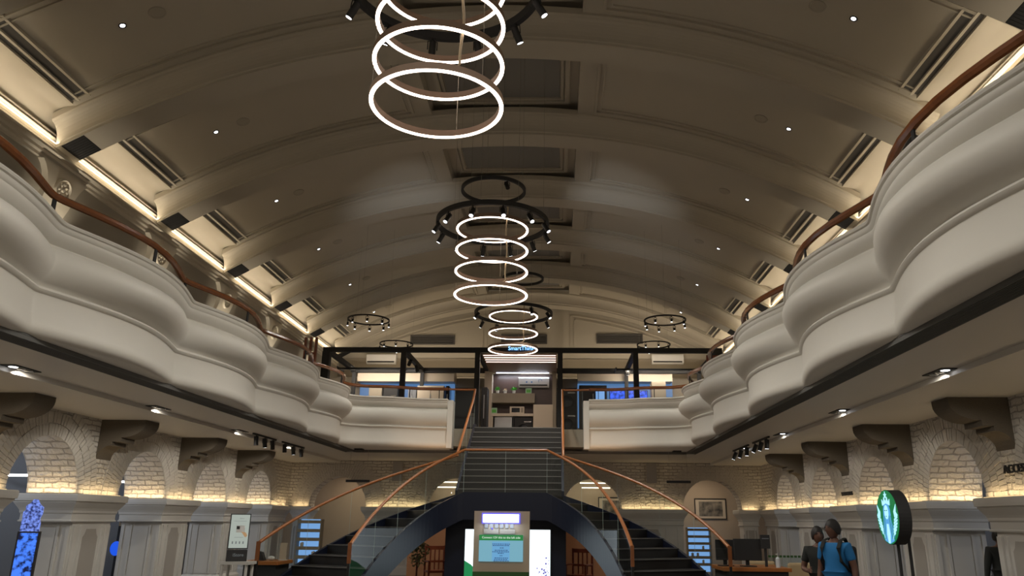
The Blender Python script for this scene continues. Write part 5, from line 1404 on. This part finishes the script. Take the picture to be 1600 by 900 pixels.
def person(label, x, y, rz, H=1.70, shirt='blue_shirt', pose='walk', head_turn=0.0, sleeve=True, long_sleeve=False, arm_up=None, group=None):
    """faces local -y"""
    k = H/1.70
    t = thing('person', label, 'person', (x, y, 0), rz, group=group)
    V = []; E = []; R = []
    def add(p, r, par=None):
        V.append(Vector(p)*k); R.append((r[0]*k, r[1]*k) if isinstance(r, tuple) else r*k)
        if par is not None: E.append((par, len(V)-1))
        return len(V)-1
    pel = add((0, 0, 0.93), (0.135, 0.10)); ab = add((0, 0, 1.05), (0.125, 0.09), pel); ch = add((0, -0.01, 1.24), (0.15, 0.10), ab)
    up = add((0, 0, 1.37), (0.13, 0.08), ch); nk = add((0, 0.005, 1.44), 0.056, up); nk2 = add((0, -0.012, 1.50), 0.052, nk)
    arms = {}; legs = {}
    for s in (-1, 1):
        sh = add((s*0.165, 0, 1.375), 0.062, up)
        if arm_up and s in arm_up:
            el = add((s*0.24, -0.02, 1.12), 0.042, sh); wr = add((s*0.13, -0.26, 1.10), 0.028, el); hd_ = add((s*0.09, -0.32, 1.11), (0.032, 0.022), wr)
            fd = Vector((-s*0.35, -0.9, 0.05)).normalized()
        else:
            el = add((s*0.235, 0.02, 1.11), 0.042, sh); wr = add((s*0.25, -0.05, 0.87), 0.028, el); hd_ = add((s*0.25, -0.07, 0.80), (0.022, 0.036), wr)
            fd = Vector((0, -0.25, -1)).normalized()
        arms[s] = (sh, el, wr, hd_)
        # five fingers
        base = V[hd_]/k; side = Vector((0, 1, 0)) if not (arm_up and s in arm_up) else Vector((0, 0, 1))
        for q, L in enumerate((0.052, 0.062, 0.058, 0.045)):
            off = side*(0.026-0.017*q)
            a = add(base+off+fd*0.028, 0.0095, hd_); b = add(base+off+fd*(0.028+L*0.55)+Vector((0, 0, -0.004)), 0.009, a)
            curl = (fd+Vector((-s*0.5, 0, -0.1))).normalized(); add(base+off+fd*(0.028+L*0.55)+curl*L*0.5, 0.008, b)
        th = add(base-fd*0.01+side*0.036+Vector((-s*0.012, -0.012, 0)), 0.011, hd_); add(base+fd*0.028+side*0.048+Vector((-s*0.02, -0.02, 0)), 0.0095, th)
        st = 0.10*s if pose == 'walk' else 0.02*s
        hip = add((s*0.09, 0, 0.88), 0.095, pel); kn = add((s*0.095, -0.02-st*0.5, 0.49), 0.062, hip); an = add((s*0.10, st, 0.09), 0.042, kn)
        heel = add((s*0.10, st+0.03, 0.045), 0.038, an); toe = add((s*0.115, st-0.15, 0.032), (0.042, 0.026), heel)
        legs[s] = (hip, kn, an)
    body = skin_mesh('body', V, E, R, 'skin', t, 2)
    # head
    hm = MB(); hm.smooth = True
    HT = Matrix.Translation((0, -0.02*k, 1.585*k)) @ Matrix.Rotation(head_turn, 4, 'Z')
    hm.T = HT
    n, m = 28, 20; rows = []
    for i in range(m+1):
        ph = PI*i/m; z = -math.cos(ph)*0.118; row = []
        for j in range(n):
            th = 2*PI*j/n; sx, sy = math.cos(th), math.sin(th); r = math.sin(ph)
            wx = 0.074*(1-0.22*max(0, -z/0.118)**1.5); wy = 0.094*(1-0.10*max(0, -z/0.118))
            xx, yy = sx*r*wx, sy*r*wy
            if sy < 0: # face relief
                f = max(0, -sy)
                g = lambda cx, cz, wx_, wz_: math.exp(-((xx-cx)/wx_)**2-((z-cz)/wz_)**2)
                yy -= 0.022*g(0, -0.018, 0.011, 0.022)*f + 0.010*g(0, 0.004, 0.008, 0.02)*f
                yy += 0.008*(g(0.03, 0.010, 0.014, 0.010)+g(-0.03, 0.010, 0.014, 0.010))*f
                yy -= 0.006*g(0, -0.062, 0.022, 0.006)*f + 0.005*g(0, -0.05, 0.02, 0.005)*f + 0.008*g(0, -0.095, 0.02, 0.015)*f
                yy -= 0.005*g(0, 0.028, 0.045, 0.007)*f
            row.append((xx*k, yy*k, z*k))
        rows.append(row+[row[0]])
    hm.grid(rows)
    for s in (-1, 1):
        hm.ball((s*0.076*k, 0.008*k, -0.005*k), (0.010*k, 0.020*k, 0.032*k), 10, 8)
    hd = hm.build('head', 'skin', body, local=True)
    mb = MB(); mb.smooth = True; mb.T = HT
    for s in (-1, 1): mb.ball((s*0.03*k, -0.078*k, 0.010*k), (0.010*k, 0.006*k, 0.005*k), 8, 6)
    for s in (-1, 1): mb.box(s*0.016*k, s*0.044*k, -0.090*k, -0.082*k, 0.026*k, 0.031*k)
    mb.build('eyes_and_brows', 'hair', hd, local=True) if False else None
    mb2 = MB(); mb2.smooth = True; mb2.T = HT; rows = []
    for i in range(12):
        ph = PI*i/11*0.66; row = []
        for j in range(n+1):
            th = 2*PI*j/n; front = max(0, -math.sin(th))
            lim = ph*(1-0.42*front) if True else ph
            z = math.cos(lim)*0.135; r = math.sin(lim); jit = 1+0.03*math.sin(7*th+i)
            row.append((math.cos(th)*r*0.087*jit*k, (math.sin(th)*r*0.106*jit+0.008)*k, z*k))
        rows.append(row)
    mb2.grid(rows); mb2.add(*[[], []])
    mb2.build('hair', 'hair', t, local=True)
    mb.build('eyes', 'hair', t, local=True)
    # clothes
    ids = [pel, ab, ch, up]
    cv = [V[i] for i in ids]; cr = [(R[i][0]*1.10+0.006, R[i][1]*1.16+0.008) for i in ids]; ce = [(0, 1), (1, 2), (2, 3)]
    cv.append(V[up]+Vector((0, 0, 0.045))*k); cr.append(0.072*k); ce.append((3, 4))
    cv.append(V[pel]+Vector((0, 0, -0.09))*k); cr.append((R[pel][0]*1.10+0.006, R[pel][1]*1.16+0.008)); ce.append((0, 5))
    for s in (-1, 1):
        sh, el, wr, hd_ = arms[s]; b = len(cv); mid = (V[sh]+V[el])/2
        cv += [V[sh], mid]; cr += [0.078*k, 0.064*k]; ce += [(3, b), (b, b+1)]
        end = mid+(V[el]-mid)*0.35
        cv += [end]; cr += [0.060*k]; ce += [(b+1, b+2)]
        if long_sleeve or (shirt == 'blue_shirt' and s == 1 and long_sleeve):
            cv += [V[el], V[wr]]; cr += [0.052*k, 0.038*k]; ce += [(b+2, b+3), (b+3, b+4)]
    skin_mesh('shirt', cv, ce, cr, shirt, t, 2)
    tv_ = [V[pel]+Vector((0, 0, -0.02))*k]; tr_ = [(0.142*k, 0.112*k)]; te = []
    for s in (-1, 1):
        hip, kn, an = legs[s]; b = len(tv_)
        tv_ += [V[hip], V[kn], V[an]+Vector((0, 0, 0.03))]; tr_ += [0.105*k, 0.078*k, 0.066*k]; te += [(0, b), (b, b+1), (b+1, b+2)]
    skin_mesh('trousers', tv_, te, tr_, 'denim', t, 2)
    mb = MB(); mb.smooth = True
    for s in (-1, 1):
        c = V[legs[s][2]]; mb.ball((c.x+s*0.008, c.y-0.06*k, 0.042*k), (0.052*k, 0.135*k, 0.042*k), 14, 10)
    mb.build('shoes', 'black', t, local=True)
    return t, V, k, arms
pb = at(1279, 850, 11.3); pa = at(1304, 850, 10.6)
t1, V1, k1, _ = person('man in a black shirt with one forearm raised, walking left behind the man in blue', pb.x, 11.3, math.radians(-28), 1.61, 'black_shirt', 'walk', head_turn=0.45, arm_up=(-1,))
t2, V2, k2, arms2 = person('man in a bright blue t-shirt with a black backpack, walking left', pa.x, 10.6, math.radians(-48), 1.70, 'blue_shirt', 'walk', head_turn=-0.35)
# backpack belongs to the wearer
mb = MB(); mb.smooth = False; mb.box(-0.15, 0.15, 0.13, 0.30, 0.95, 1.38); mb.build('backpack', 'black_shirt', t2, local=True, bevel=0.04)
for s in (-1, 1):
    mb = MB(); mb.smooth = True
    mb.tube([(s*0.10, 0.14, 1.40), (s*0.11, 0.06, 1.475), (s*0.115, -0.05, 1.45), (s*0.115, -0.125, 1.36), (s*0.13, -0.11, 1.20), (s*0.16, 0.02, 1.08), (s*0.15, 0.14, 1.02)], 1, 8, flat=(0.028, 0.010)); mb.build('backpack_strap', 'black_shirt', t2, local=True)
pc = at(1552, 870, 11.9)
person('person in a dark suit seen from behind between the right piers', at(1563, 860, 12.6).x, 12.6, math.radians(170), 1.60, 'black_shirt', 'stand', long_sleeve=True)
